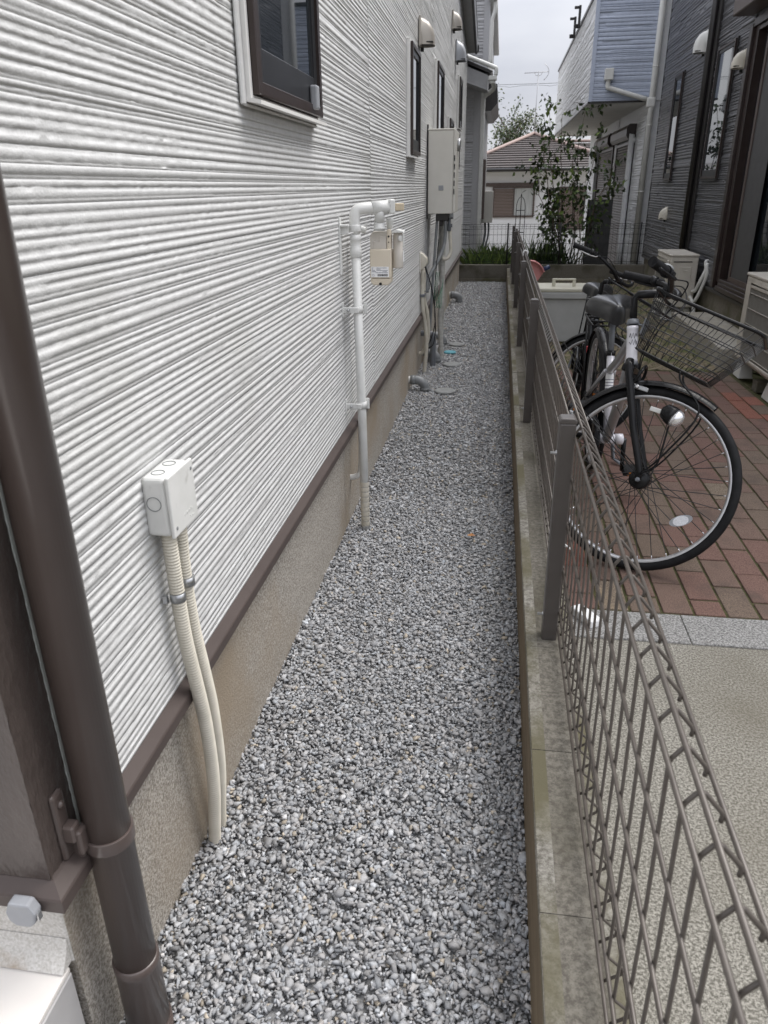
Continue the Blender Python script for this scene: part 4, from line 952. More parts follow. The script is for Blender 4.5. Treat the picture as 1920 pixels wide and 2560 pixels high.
for yo, zz in ((0, .632), (.045, .640)):
    jb.part('saddle_clamp', MB().lathe([(.0142, 0), (.0142, .017)], (-.545, 1.0965 + yo, zz), (0, 0, 1), 20), 'metal_zinc')
    jb.part('clamp_tab', MB().box(XS + .004, 1.078 + yo, zz + .001, XS + .012, 1.086 + yo, zz + .016), 'metal_zinc')

# ================================================================== gas riser and meter
gr = Thing('gas_riser', 'off-white painted gas riser pipe clamped to the siding beside the meter', 'pipe', (-.51, 2.81, 0))
GX, GY = -.511, 2.81
gr.part('riser_pipe', MB().tube([(GX + .004, GY, -.05), (GX, GY, .5), (GX - .008, GY, 1.13)], .0172, 20), 'gas_paint')
wrap = MB()
for i in range(9): wrap.lathe([(.0178, 0), (.0186, .002), (.0178, .020)], (GX + .003, GY, .005 + .022 * i), (0, 0, 1), 20, False)
gr.part('tape_wrap', wrap, 'pvc_ivory')
gr.part('coupling', MB().lathe([(.0185, 0), (.0215, .003), (.0215, .032), (.019, .036), (.019, .058), (.0205, .060), (.0205, .078)], (GX - .008, GY, 1.078), (0, 0, 1), 24), 'gas_paint')
gr.part('union', MB().lathe([(.0225, 0), (.0235, .003), (.0235, .020), (.022, .024)], (GX - .009, GY, 1.166), (0, 0, 1), 8), 'gas_paint')
gr.part('elbow', MB().tube(smooth_path([(GX - .009, GY, 1.185), (GX - .009, GY, 1.215), (GX - .002, GY + .004, 1.236), (GX + .018, GY + .012, 1.243), (GX + .052, GY + .03, 1.245)], 6), .0195, 20), 'gas_paint')
gr.part('tee', MB().tube([(GX + .048, GY + .028, 1.2445), (GX + .108, GY + .058, 1.2475)], .0225, 22).tube([(GX + .076, GY + .042, 1.245), (GX + .074, GY + .044, 1.195)], .018, 18), 'gas_paint')
gr.part('tee_cap', MB().obox((GX + .113, GY + .0605, 1.2475), (.022, .048, .050), Matrix.Rotation(R(27), 3, 'Z')), 'gas_paint', bevel=.006, seg=3)
gr.part('plug', MB().obox((GX + .141, GY + .085, 1.245), (.034, .022, .026), Matrix.Rotation(R(27), 3, 'Z')), 'cork', bevel=.003)
for zz, lab in ((.880, 0), (.512, 1)):
    bx = gr.part('wall_clamp', MB().lathe([(.0188, 0), (.0188, .026)], (GX + (.001 if zz < .6 else -.005), GY, zz), (0, 0, 1), 22), 'gas_paint')
    gr.part('clamp_arm', MB().box(XS + .003, GY - .030, zz + .002, GX - .010, GY - .022, zz + .024).box(GX - .012, GY - .032, zz + .003, GX + .002, GY - .012, zz + .023), 'gas_paint', bevel=.002, parent=bx)
    gr.part('bolt', MB().lathe([(.0055, 0), (.0055, .004), (.003, .008)], (GX - .036, GY - .031, zz + .013), (0, -1, 0), 8), 'metal_zinc', parent=bx)
    gr.part('base_plate', MB().box(XS - .001, GY - .040, zz - .012, XS + .005, GY - .014, zz + .042), 'gas_paint', bevel=.002, parent=bx)
    gr.part('tab', MB().box(GX + .014, GY + .012, zz - .006, GX + .028, GY + .018, zz + .038), 'gas_paint', bevel=.002, parent=bx)
gr.part('top_bracket', MB().box(XS - .001, GY - .05, 1.02, XS + .006, GY - .026, 1.215).box(XS + .004, GY - .048, 1.185, GX - .024, GY - .020, 1.192).box(XS + .004, GY - .034, 1.158, GX - .026, GY - .030, 1.19), 'gas_paint', bevel=.0015)
gr.part('outlet_pipe', MB().tube(smooth_path([(GX + .012, GY + .11, 1.165), (GX - .018, GY + .112, 1.168), (GX - .024, GY + .112, 1.14), (GX - .024, GY + .112, .9), (GX - .024, GY + .112, .45), (GX - .030, GY + .112, .24), (GX - .045, GY + .11, .185), (XF - .02, GY + .108, .172)], 6), .0125, 14), 'gas_paint')
gr.part('outlet_coupling', MB().lathe([(.016, 0), (.016, .07)], (GX - .024, GY + .112, 1.06), (0, 0, 1), 16), 'meter_grey')

gm = Thing('gas_meter', 'cream and grey gas meter with white data label hanging from the riser', 'gas meter', (-.43, 2.9, 1.0))
MY = 2.876
gm.part('inlet_nut', MB().lathe([(.021, 0), (.021, .006), (.024, .007), (.024, .011), (.0195, .013), (.0195, .030)], (GX + .073, GY + .046, 1.166), (0, 0, 1), 16), 'gas_paint')
gm.part('body', MB().prism([(-.477, 1.06), (-.477, 1.150), (-.466, 1.163), (-.412, 1.163), (-.402, 1.150), (-.402, 1.06)], 'y', MY, MY + .075), 'meter_grey', bevel=.004, seg=2)
gm.part('raised_panel', MB().prism([(-.463, 1.10), (-.463, 1.128), (-.441, 1.128), (-.441, 1.148), (-.414, 1.148), (-.414, 1.10)], 'y', MY - .004, MY + .002), 'meter_grey', bevel=.002)
gm.part('test_port', MB().box(-.412, MY - .008, 1.098, -.399, MY + .02, 1.170), 'meter_cream', bevel=.002)
gm.part('port_hole', MB().lathe([(.0035, 0), (.0035, .002)], (-.4055, MY - .0085, 1.146), (0, -1, 0), 10).lathe([(.0022, 0), (.0022, .002)], (-.4055, MY - .0085, 1.126), (0, -1, 0), 10), 'dark_slot')
gm.part('front_cover', MB().prism([(-.476, 1.000), (-.476, 1.102), (-.397, 1.102), (-.397, 1.000)], 'y', MY - .016, MY + .05), 'meter_cream', bevel=.004, seg=3)
gm.part('lower_cover', MB().prism([(-.475, .9985), (-.398, .9985), (-.398, .985), (-.408, .974), (-.465, .974), (-.475, .985)], 'y', MY - .014, MY + .05), 'meter_cream', bevel=.003, seg=2)
gm.part('cover_screw', MB().lathe([(.0055, 0), (.0055, .002)], (-.437, MY - .0145, .979), (0, -1, 0), 12), 'dark_slot')
lb = gm.part('data_label', MB().box(-.472, MY - .0172, 1.0035, -.405, MY - .0162, 1.041), 'label_white')
pr = MB(); rl = random.Random(2)
for zz, x0, x1 in ((1.0355, -.469, -.463), (1.0355, -.451, -.413), (1.0312, -.469, -.464), (1.0312, -.451, -.436), (1.0268, -.469, -.457), (1.0268, -.451, -.409), (1.0225, -.469, -.453), (1.0225, -.428, -.412), (1.0185, -.455, -.408)):
    x = x0
    while x < x1:
        ww = rl.uniform(.0010, .0021); pr.box(x, MY - .0176, zz, min(x + ww, x1), MY - .0171, zz + .0021); x += ww + .0006
gm.part('label_text', pr, 'print_grey', parent=lb)
bc = MB(); x = -.447
while x < -.4095: ww = rl.choice((.0006, .001, .0014)); bc.box(x, MY - .0176, 1.0068, x + ww, MY - .0171, 1.0150); x += ww + rl.choice((.0006, .001))
gm.part('barcode', bc, 'print_black', parent=lb)
gm.part('label_emblem', MB().tube([(-.4632 + .004 * math.cos(t * .5236), MY - .0175, 1.0105 + .004 * math.sin(t * .5236)) for t in range(12)], .0004, 4, closed=True), 'print_grey', parent=lb)
gm.part('regulator_barrel', MB().lathe([(.018, 0), (.0195, .003), (.0195, .060), (.0175, .064), (.0175, .120), (.015, .126)], (-.377, MY + .035, 1.032), (0, 0, 1), 20), 'meter_grey')
gm.part('valve_cap', MB().prism([(-.397, 1.162), (-.378, 1.170), (-.352, 1.163), (-.352, 1.158), (-.397, 1.156)], 'y', MY, MY + .06), 'gas_paint', bevel=.002)
gm.part('valve_handle', MB().box(-.3555, MY + .002, 1.106, -.3505, MY + .014, 1.160), 'gas_paint', bevel=.002)
gm.part('dial', MB().lathe([(.010, 0), (.011, .002), (.011, .008), (.008, .010)], (-.3655, MY + .012, 1.138), (.6, -1, 0), 16), 'gas_paint')
gm.part('side_label', MB().box(-.3577, MY + .026, 1.056, -.3567, MY + .05, 1.092), 'label_white')
gm.part('outlet_nut', MB().lathe([(.012, 0), (.012, .02), (.014, .022), (.014, .035)], (-.4045, MY + .02, 1.172), (0, 0, 1), 12), 'gas_paint')

# ================================================================== water heater and its pipes
ht = Thing('water_heater', 'cream wall-mounted water heater box on the white siding above drain pipes', 'water heater', (-.46, 6.3, 1.12))
HY0, HY1 = 6.085, 6.50
ht.part('casing', MB().box(-.558, HY0, 1.122, -.372, HY1, 1.690), 'heater_cream', bevel=.006, seg=2)
ht.part('front_cover', MB().box(-.3715, HY0 + .004, 1.126, -.352, HY1 - .004, 1.694), 'heater_cream', bevel=.006, seg=2)
ht.part('top_lid', MB().box(-.562, HY0 - .004, 1.6905, -.368, HY1 + .004, 1.701), 'heater_cream', bevel=.003)
ht.part('badge', MB().box(-.478, HY0 - .004, 1.285, -.441, HY0 + .001, 1.320), 'grey_plastic', bevel=.006, seg=3)
for zz in (1.485, 1.428, 1.371, 1.314, 1.257): ht.part('air_slot', MB().box(-.3665, HY0 + .0015, zz, -.3585, HY0 + .0045, zz + .038), 'dark_slot')
ht.part('flue_outlet', MB().lathe([(.045, 0), (.045, .02), (.036, .022), (.036, .012)], (-.353, HY0 + .20, 1.60), (1, 0, 0), 20), 'metal_zinc')
ht.part('mount_plate', MB().box(XS + .001, HY0 + .012, 1.085, XS + .012, HY0 + .03, 1.73), 'dark_trim')
ht.part('valve_block', MB().box(-.50, HY0 + .05, 1.07, -.40, HY0 + .20, 1.1215).box(-.47, HY0 + .06, 1.03, -.445, HY0 + .10, 1.07), 'dark_trim', bevel=.004)
def pipe(t, name, pts, r_, m, n=10): return t.part(name, MB().tube(smooth_path(pts, 6), r_, n), m)
pipe(ht, 'grey_hose', [(-.425, 6.16, 1.10), (-.425, 6.16, .98), (-.435, 6.14, .88), (-.475, 6.07, .78), (-.535, 5.98, .66), (-.545, 5.95, .56)], .014, 'drain_grey')
pipe(ht, 'beige_hose', [(-.40, 6.22, 1.08), (-.392, 6.22, .95), (-.385, 6.22, .84), (-.41, 6.2, .79), (-.445, 6.2, .785)], .013, 'pvc_ivory')
ht.part('valve', MB().lathe([(.012, 0), (.016, .01), (.016, .05), (.012, .06), (.012, .10)], (-.40, 6.21, .99), (0, 0, 1), 10).box(-.40, 6.19, 1.02, -.375, 6.205, 1.045), 'drain_dark')
pipe(ht, 'lagged_pipe', [(-.445, 6.24, 1.08), (-.447, 6.24, .8), (-.450, 6.24, .5), (-.455, 6.235, .42), (-.462, 6.24, .30), (-.452, 6.25, .12), (-.448, 6.25, -.03)], .020, 'pipe_lagging', 12)
pipe(ht, 'lagged_pipe', [(-.47, 6.30, 1.08), (-.475, 6.30, .8), (-.45, 6.32, .44), (-.455, 6.36, .25), (-.47, 6.36, -.03)], .016, 'pipe_lagging', 12)
pipe(ht, 'grey_hose', [(-.49, 6.18, 1.1), (-.50, 6.15, .9), (-.515, 6.1, .6), (-.53, 6.06, .2), (-.53, 6.05, -.03)], .011, 'drain_grey')
cbx = Thing('conduit_entry_cover', 'small cream wedge-shaped cable cover low on the white wall', 'cable cover', (XS, 5.67, .78))
cbx.part('cover', MB().prism([(XS - .002, .755), (XS - .002, .870), (XS + .018, .872), (XS + .052, .838), (XS + .054, .800), (XS + .034, .775), (XS + .012, .757)], 'y', 5.625, 5.70), 'pvc_ivory', bevel=.006, seg=2)
cbx.part('base', MB().box(XS - .002, 5.60, .735, XS + .008, 5.725, .880), 'heater_cream', bevel=.004)
pipe(cbx, 'ivory_pipe', [(XS + .018, 5.66, .76), (XS + .018, 5.66, .62), (XS + .020, 5.66, .50), (XS + .038, 5.68, .36), (XS + .050, 5.69, .2), (XS + .036, 5.70, .02), (XS + .03, 5.70, -.04)], .014, 'pvc_ivory', 12)
pipe(cbx, 'ivory_pipe', [(XS + .024, 5.72, .76), (XS + .024, 5.72, .56), (XS + .05, 5.745, .42), (XS + .055, 5.77, .26), (XS + .02, 5.79, .14), (XF - .01, 5.80, .11)], .014, 'pvc_ivory', 12)
cbx.part('saddle_clamp', MB().box(XS, 5.638, .565, XS + .037, 5.745, .585), 'drain_dark', bevel=.003)
cs = Thing('loose_cables', 'loose black and green cables dangling below the water heater', 'cable', (-.5, 5.8, .5))
pipe(cs, 'black_cable', [(XS + .034, 5.665, .785), (XS + .075, 5.68, .66), (-.47, 5.75, .5), (-.468, 5.78, .42), (-.463, 5.8, .3), (-.475, 5.78, .2), (-.50, 5.78, .17), (-.53, 5.82, .15)], .0045, 'black_rubber', 6)
pipe(cs, 'black_cable', [(-.46, 5.95, .95), (-.475, 5.9, .7), (-.478, 5.85, .52), (-.466, 5.8, .36), (-.50, 5.8, .22), (-.535, 5.8, .17)], .004, 'black_rubber', 6)
pipe(cs, 'black_cable', [(XS + .03, 5.67, .785), (XS + .05, 5.70, .70), (XS + .066, 5.72, .63), (XS + .05, 5.72, .60), (XS + .03, 5.7, .60)], .003, 'drain_dark', 6)
for i in range(3): pipe(cs, 'green_cable', [(-.465 + .01 * i, 5.86, .72), (-.48 + .012 * i, 5.85, .58), (-.47 + .02 * i, 5.84, .46), (-.435, 6.1 + .02 * i, .60 + .02 * i)], .0022, 'cable_green', 5)

# ================================================================== drain elbows, standpipe and covers in the gravel
def drain_elbow(label, y, x1, z, r_, m='drain_grey', stub='pvc_white'):
    t = Thing('drain_elbow', label, 'drain pipe', (x1, y, 0), 'grey drain elbows entering the gravel')
    c = [(XF - .01, y, z), (XF + .03, y, z)]
    t.part('stub', MB().tube([(XF - .01, y, z), (XF + .018, y, z)], r_ * .86, 18), stub)
    t.part('elbow', MB().tube([(XF + .012, y, z), (XF + .045, y, z)] + [(XF + .045 + (x1 - XF - .045) * math.sin(a), y, z - (.055) * (1 - math.cos(a)) - .0) for a in [i * math.pi / 16 for i in range(1, 9)]] + [(x1, y, -.05)], r_, 20), m)
    t.part('collar', MB().lathe([(r_ * 1.07, 0), (r_ * 1.07, .03)], (XF + .014, y, z), (1, 0, 0), 20), m)
    t.part('socket_ring', MB().lathe([(r_ * 1.08, 0), (r_ * 1.08, .018)], (x1, y, .004), (0, 0, 1), 20), m)
drain_elbow('nearest grey drain elbow bending from the foundation into the gravel', 5.10, -.475, .075, .031)
drain_elbow('grey drain elbow beside the upright standpipe, half hidden by hoses', 6.05, -.465, .075, .031)
drain_elbow('grey drain elbow just behind the lagged heater pipe', 6.80, -.465, .075, .031)
drain_elbow('farthest grey drain elbow at the foot of the white wall', 9.5, -.47, .085, .042)
sp = Thing('drain_standpipe', 'upright grey plastic standpipe at the foot of the white wall', 'drain pipe', (-.487, 5.93, 0))
sp.part('pipe', MB().tube(smooth_path([(-.49, 5.93, -.05), (-.49, 5.93, .12), (-.49, 5.93, .20), (-.497, 5.93, .235), (-.52, 5.93, .25), (XF - .01, 5.93, .25)], 6), .0225, 16), 'drain_dark')
def cover(label, x, y, r_, m, cat='drain cover'):
    t = Thing('drain_cover', label, cat, (x, y, 0), 'round drain covers in the gravel')
    t.part('lid', MB().lathe([(r_, 0), (r_, .010), (r_ - .004, .013)], (x, y, -.003), (0, 0, 1), 32), m)
    rb_ = MB(); n = int(r_ / .006)
    for i in range(-n + 1, n):
        h = math.sqrt(max(0, (r_ - .006) ** 2 - (i * .006) ** 2))
        if h > .004: rb_.box(x - .0015 + i * .006, y - h, .0098, x + .0015 + i * .006, y + h, .0125)
    t.part('ribs', rb_, m)
cover('nearest ribbed grey drain cover, tilted among the stones', -.335, 5.09, .072, 'cover_grey')
cover('middle ribbed grey drain cover beside the standpipe', -.335, 5.94, .072, 'cover_grey')
cover('small blue drain cover lying in the gravel', -.385, 6.42, .052, 'cover_blue')
cover('farthest ribbed grey drain cover behind the blue one', -.345, 6.77, .070, 'cover_grey')
lf = Thing('dry_leaf', 'small orange dry leaf lying on the gravel', 'leaf', (-.06, 2.72, .02))
lf.part('blade', MB().add([(-.078, 2.72, .022), (-.062, 2.705, .026), (-.042, 2.722, .021), (-.06, 2.736, .025), (-.06, 2.72, .021)], [(0, 1, 4), (1, 2, 4), (2, 3, 4), (3, 0, 4)]), 'dry_leaf')
# ================================================================== bicycles
def bicycle(label, loc, rz, S, steer, cols_, lean=0.0, bars='std', logo=False, hubdyn=True, basket=True, light=True):
    WH, FR, FR2 = cols_
    T = Thing('bicycle', label, 'bicycle', loc, 'bicycles parked behind the fence')
    Rw = .335; tan = math.tan(R(20)); ax = Vector((-math.sin(R(20)), 0, math.cos(R(20))))
    axis_x = lambda z: 1.017 - tan * (z - Rw)
    S0 = Vector((axis_x(.7), 0, .7))
    BASE = Matrix.Rotation(rz, 4, 'Z') @ Matrix.Rotation(lean, 4, 'X') @ Matrix.Scale(S, 4)
    G = Matrix.Translation(S0) @ Matrix.Rotation(steer, 4, ax) @ Matrix.Translation(-S0)
    def part(name, mb, m, st=False, parent=None, bevel=0.0, seg=1):
        if st: mb.xf(G)
        mb.xf(BASE)
        return T.part(name, mb, m, bevel, seg, parent=parent, local=True)
    def wheel(cx, st, name, dyn):
        c = Vector((cx, 0, Rw)); hb = MB()
        hr = .036 if dyn else .018
        hb.lathe([(.006, -.062), (.012, -.048), (hr * .7, -.045), (hr, -.036), (hr, .030), (hr * .75, .040), (.012, .046), (.006, .062)], c, (0, 1, 0), 22)
        w = part(name, hb, 'black_gloss', st)
        part('tyre', MB().tube([(c.x + (Rw - .019) * math.cos(a), 0, c.z + (Rw - .019) * math.sin(a)) for a in [i * 2 * math.pi / 72 for i in range(72)]], .019, 12, closed=True), 'black_rubber', st, w)
        n = 72; prof = [(.296, -.0125), (.300, -.0135), (.3125, -.0125), (.3135, 0), (.3125, .0125), (.300, .0135), (.296, .0125), (.292, 0)]
        vs = [(c.x + r_ * math.cos(t * 2 * math.pi / n), h, c.z + r_ * math.sin(t * 2 * math.pi / n)) for t in range(n) for r_, h in prof]; k = len(prof)
        part('rim', MB().add(vs, [(t * k + j, t * k + (j + 1) % k, ((t + 1) % n) * k + (j + 1) % k, ((t + 1) % n) * k + j) for t in range(n) for j in range(k)], True), 'rim_silver', st, w)
        sp_ = MB(); nip = MB()
        for i in range(36):
            a = i * 2 * math.pi / 36; side = .028 if i % 2 else -.028; da = (.85 if (i // 2) % 2 else -.85)
            p0 = (c.x + hr * .95 * math.cos(a + da), side, c.z + hr * .95 * math.sin(a + da)); p1 = (c.x + .293 * math.cos(a), side * .1, c.z + .293 * math.sin(a))
            sp_.tube([p0, p1], .0014, 4, caps=False); d = (Vector(p0) - Vector(p1)).normalized(); nip.tube([p1, Vector(p1) + d * .013], .0020, 5)
        part('spokes', sp_, 'black_wire', st, w)['kind'] = 'stuff'; part('nipples', nip, 'chrome', st, w)['kind'] = 'stuff'
        part('valve', MB().tube([(c.x - .293 * .7, 0, c.z - .293 * .714), (c.x - .262 * .7, 0, c.z - .262 * .714)], .003, 6), 'chrome', st, w)
        return w, c
    def fender(c, r_, a0, a1, st, name):
        n = 40; vs = []
        for i in range(n + 1):
            a = a0 + (a1 - a0) * i / n
            for q in (-1, -.7, -.3, .3, .7, 1):
                rr = r_ - .020 * abs(q) ** 2.4; vs.append((c.x + rr * math.cos(a), q * .0275, c.z + rr * math.sin(a)))
        k = 6; fs = [(i * k + j, (i + 1) * k + j, (i + 1) * k + j + 1, i * k + j + 1) for i in range(n) for j in range(k - 1)]
        f_ = part(name, MB().add(vs, fs, True), 'black_gloss', st)
        return f_
    fw, fc = wheel(1.07, True, 'front_wheel', hubdyn); rw, rc = wheel(0, False, 'rear_wheel', False)
    ff = fender(fc, Rw + .022, R(66), R(190), True, 'front_fender')
    rf = fender(rc, Rw + .022, R(-8), R(195), False, 'rear_fender')
    # fork and stem
    fk = part('fork_crown', MB().tube([(axis_x(.74), 0, .74), (axis_x(.69), 0, .69)], .016, 14).box(axis_x(.7) - .022, -.048, .678, axis_x(.7) + .022, .048, .705), 'black_gloss', True, None, .006, 2)
    for s_ in (-1, 1):
        part('fork_blade', MB().tube([(axis_x(.72), s_ * .026, .72), (axis_x(.70), s_ * .040, .70), (axis_x(.67) + .004, s_ * .049, .67), (axis_x(.5) + .028, s_ * .053, .5), (1.07 - .006, s_ * .055, .365), (1.07, s_ * .055, Rw)], [.015, .015, .0145, .0135, .012, .011], 14), 'black_gloss', True)
        part('axle_nut', MB().lathe([(.009, 0), (.009, .010), (.005, .012), (.005, .028)], (1.07, s_ * .058, Rw), (0, s_, 0), 6), 'drain_dark', True)
        part('fender_stay', MB().tube([(1.07, s_ * .06, Rw + .01), (fc.x + .350 * math.cos(R(150)), s_ * .028, fc.z + .350 * math.sin(R(150)))], .0025, 6), 'black_wire', True)
    ht_ = part('head_tube', MB().lathe([(.0215, 0), (.0215, .012), (.0205, .014), (.0205, .116), (.0215, .118), (.0215, .130)], Vector((axis_x(.715), 0, .715)), ax, 24), WH)
    part('headset', MB().lathe([(.022, 0), (.023, .004), (.019, .020)], Vector((axis_x(.842), 0, .842)), ax, 20).lathe([(.023, -.012), (.023, 0)], Vector((axis_x(.716), 0, .716)), ax, 20), 'drain_dark')
    if logo:
        lg = MB(); q = Vector((1, 0, 0)); up = ax; rt = Vector((0, 1, 0)); c0 = Vector((axis_x(.79), 0, .79))
        def lp(u, v): th = u / .0212; return c0 + up * v + (Vector((math.cos(R(20)), 0, math.sin(R(20)))) * math.cos(th) + rt * math.sin(th)) * .0212
        for pts in ([(-.0125, .006), (-.010, .0145), (-.006, .003), (-.001, .0155), (.003, .003), (.0075, .0145), (.0125, .0085)], [(-.0125, -.006), (-.0075, -.0115), (-.003, .0002), (.001, -.0125), (.006, .0002), (.010, -.0115), (.0125, -.003)]):
            lg.tube([lp(p[0] * 1.15, p[1] * 1.5) for p in pts], .0015, 6)
        part('head_mark', lg, 'print_black', False, ht_)
    stem_top = Vector((axis_x(.935), 0, .935)); C = stem_top + Vector((.105, 0, .045))
    part('stem', MB().tube([(axis_x(.84), 0, .84), stem_top - ax * .006, stem_top + Vector((.012, 0, .012)), C], [.0135, .0135, .0145, .016], 14), 'black_gloss', True)
    part('stem_clamp', MB().lathe([(.019, -.026), (.019, .026)], C, (0, 1, 0), 16), 'black_gloss', True)
    for s_ in (-1, 1):
        if bars == 'std' or s_ == 1: pts = [C, C + Vector((.02, s_ * .09, .005)), C + Vector((.0, s_ * .17, .035)), C + Vector((-.07, s_ * .235, .062)), C + Vector((-.13, s_ * .262, .070)), C + Vector((-.245, s_ * .285, .070))]
        else: pts = [C, C + Vector((.02, -.07, .002)), C + Vector((.025, -.13, .012)), C + Vector((.03, -.19, .02)), C + Vector((.02, -.25, .022)), C + Vector((-.01, -.335, .024))]
        hbp = part('handlebar', MB().tube(smooth_path(pts, 6), .0112, 12), 'black_gloss', True)
        a, b = pts[-2], pts[-1]; d = (b - a).normalized()
        gp = [a + d * (b - a).length * t for t in np.linspace(0, 1, 25)]
        part('grip', MB().tube(gp, [.0165 if i % 2 == 0 or i > 21 else .0150 for i in range(25)], 16), 'black_rubber', True, hbp)
        part('grip_collar', MB().tube([a - d * .022, a - d * .002], [.018, .0205], 16), 'black_gloss', True, hbp)
        n_ = Vector((.8, -.1 * s_, -.35)).normalized()
        part('brake_lever', MB().tube(smooth_path([a - d * .035 + n_ * .012, a - d * .012 + n_ * .035, a + d * .05 + n_ * .047, a + d * .105 + n_ * .040], 5), [.0055] * 15 + [.0042], 8), 'black_gloss' if logo else 'chrome', True, hbp)
        part('lever_clamp', MB().obox(a - d * .04, (.024, .030, .024), Matrix.Identity(3)), 'black_gloss', True, hbp, .004, 2)
        part('brake_cable', MB().tube(smooth_path([a - d * .045 + n_ * .02, a - d * .10 + Vector((.03, 0, .0)), C + Vector((.06, s_ * .07, -.02)), C + Vector((.02, s_ * .03, -.11)), Vector((axis_x(.76) + .045, s_ * .02, .76)), Vector((axis_x(.70) + .03, s_ * .01, .70))], 6), .0024, 6), 'black_rubber', True, hbp)
    part('bell', MB().lathe([(.022, 0), (.022, .006), (.019, .014), (.010, .019), (.002, .020)], C + Vector((.0, -.15 if bars != 'std' else .12, .045)), (.2, 0, 1), 16), 'drain_grey' if logo else 'chrome', True)
    # brake caliper
    bk = part('brake_caliper', MB().tube(smooth_path([(axis_x(.68) + .03, -.045, .645), (axis_x(.68) + .042, -.050, .69), (axis_x(.68) + .042, -.015, .715), (axis_x(.68) + .042, .020, .712), (axis_x(.68) + .04, .045, .68), (axis_x(.68) + .03, .040, .645)], 5), .006, 8), 'black_gloss', True)
    part('brake_pad', MB().box(axis_x(.65) + .018, -.028, .632, axis_x(.65) + .075, -.018, .648).box(axis_x(.65) + .018, .018, .632, axis_x(.65) + .075, .028, .648), 'metal_zinc', True, bk, .002)
    part('bolt', MB().lathe([(.008, 0), (.008, .004), (.005, .010)], (axis_x(.65) + .035, -.029, .641), (0, -1, 0), 8), 'chrome', True, bk)
    if basket:
        bx0, bx1, zr, zb = axis_x(.85) + .045, axis_x(.85) + .43, .962, .765
        def ringpts(z, x0, x1, w0, w1, n=9):
            rr = .05; out = []
            cs = [(x1 - rr, w1 / 2 - rr, 0), (x0 + rr, w0 / 2 - rr, 90), (x0 + rr, -w0 / 2 + rr, 180), (x1 - rr, -w1 / 2 + rr, 270)]
            for cx, cy, a0 in cs:
                for k in range(5): a = R(a0 + 22.5 * k); out.append(Vector((cx + rr * math.cos(a), cy + rr * math.sin(a), z)))
            return out
        def lev(t): return ringpts(zb + (zr - zb) * t, bx0 + .03 * (1 - t), bx1 - .085 * (1 - t), .235 + .08 * t, .215 + .11 * t)
        tl_ = Matrix.Translation((bx0, 0, .86)) @ Matrix.Rotation(R(9), 4, 'Y') @ Matrix.Translation((-bx0, 0, -.86)); lev0 = lev
        def lev(t): return [tl_ @ p for p in lev0(t)]
        def tp(p): return tl_ @ Vector(p)
        rm = lev(1.0)
        for p in rm: p.z += .016 * math.cos((p.x - bx0) / .37 * math.pi * 2) - .010
        bs = part('basket_rim', MB().tube(rm, .0062, 8, closed=True), 'black_gloss', True)
        wr = MB()
        for t in (.0, .2, .42, .63, .82): wr.tube(lev(t), .0021 if t else .003, 6, closed=True)
        part('basket_hoops', wr, 'black_wire', True, bs)['kind'] = 'stuff'
        wr = MB(); N = 38
        def at(loop, u):
            m = len(loop); L_ = [(loop[(i + 1) % m] - loop[i]).length for i in range(m)]; tot = sum(L_); d = u * tot
            for i in range(m):
                if d <= L_[i]: return loop[i].lerp(loop[(i + 1) % m], d / L_[i])
                d -= L_[i]
            return loop[0]
        for i in range(N):
            u = i / N; wr.tube([at(lev(0), u), at(lev(.42), u), at(rm, u)], .0014, 5)
        part('basket_uprights', wr, 'black_wire', True, bs)['kind'] = 'stuff'
        wr = MB()
        for i in range(9): yy = -.10 + .025 * i; wr.tube([tp((bx0 + .032, yy, zb)), tp((bx1 - .088, yy, zb))], .0016, 5)
        for i in range(14): xx = bx0 + .04 + .02 * i; wr.tube([tp((xx, -.112, zb)), tp((xx, .112, zb))], .0013, 5)
        part('basket_floor', wr, 'black_wire', True, bs)['kind'] = 'stuff'
        for s_ in (-1, 1): part('basket_stay', MB().tube(smooth_path([(1.07, s_ * .064, Rw + .02), (1.07 + .05, s_ * .066, .45), (1.07 + .10, s_ * .062, .62), (bx0 + .20, s_ * .05, .70), tp((bx0 + .20, s_ * .05, zb - .002))], 5), .0038, 6), 'black_gloss', True, bs)
        part('basket_bracket', MB().box(bx0 - .004, -.03, zb + .05, bx0 + .003, .03, zb + .11).box(axis_x(.86), -.010, .846, bx0 - .0045, .010, .852), 'drain_dark', True, bs, .003)
    if light:
        lm = part('headlamp', MB().lathe([(.010, -.045), (.026, -.035), (.033, -.01), (.034, .006)], (1.07 + .03, -.085, Rw + .245), (.75, -.1, -.25), 18), 'black_gloss', True)
        part('lens', MB().lathe([(.033, .006), (.031, .020), (.022, .032), (.006, .038)], (1.07 + .03, -.085, Rw + .245), (.75, -.1, -.25), 18), 'lens', True, lm)
        part('lamp_bracket', MB().box(1.015, -.070, Rw + .24, 1.065, -.066, Rw + .256), 'pvc_white', True, lm, .0015)
        part('lamp_wire', MB().tube(smooth_path([(1.07 + .03, -.09, Rw + .21), (1.07 + .04, -.09, Rw + .13), (1.07 + .04, -.075, Rw + .07), (1.07, -.065, Rw + .02)], 5), .0035, 6), 'black_rubber', True, lm)
        ctr = Vector((1.07 + .185, -.012, Rw - .085)); rq = Matrix.Rotation(R(-38), 3, 'Y')
        el_ = lambda a_, b_, y_: [ctr + rq @ Vector((a_ * math.cos(t_), y_, b_ * math.sin(t_))) for t_ in [i * math.pi / 12 for i in range(24)]]
        def disc(a_, b_, y0_, y1_): o_ = MB(); p0 = el_(a_, b_, y0_); p1 = el_(a_, b_, y1_); return o_.add(p0 + p1, [(i, (i + 1) % 24, 24 + (i + 1) % 24, 24 + i) for i in range(24)] + [list(range(24)), list(range(24, 48))[::-1]])
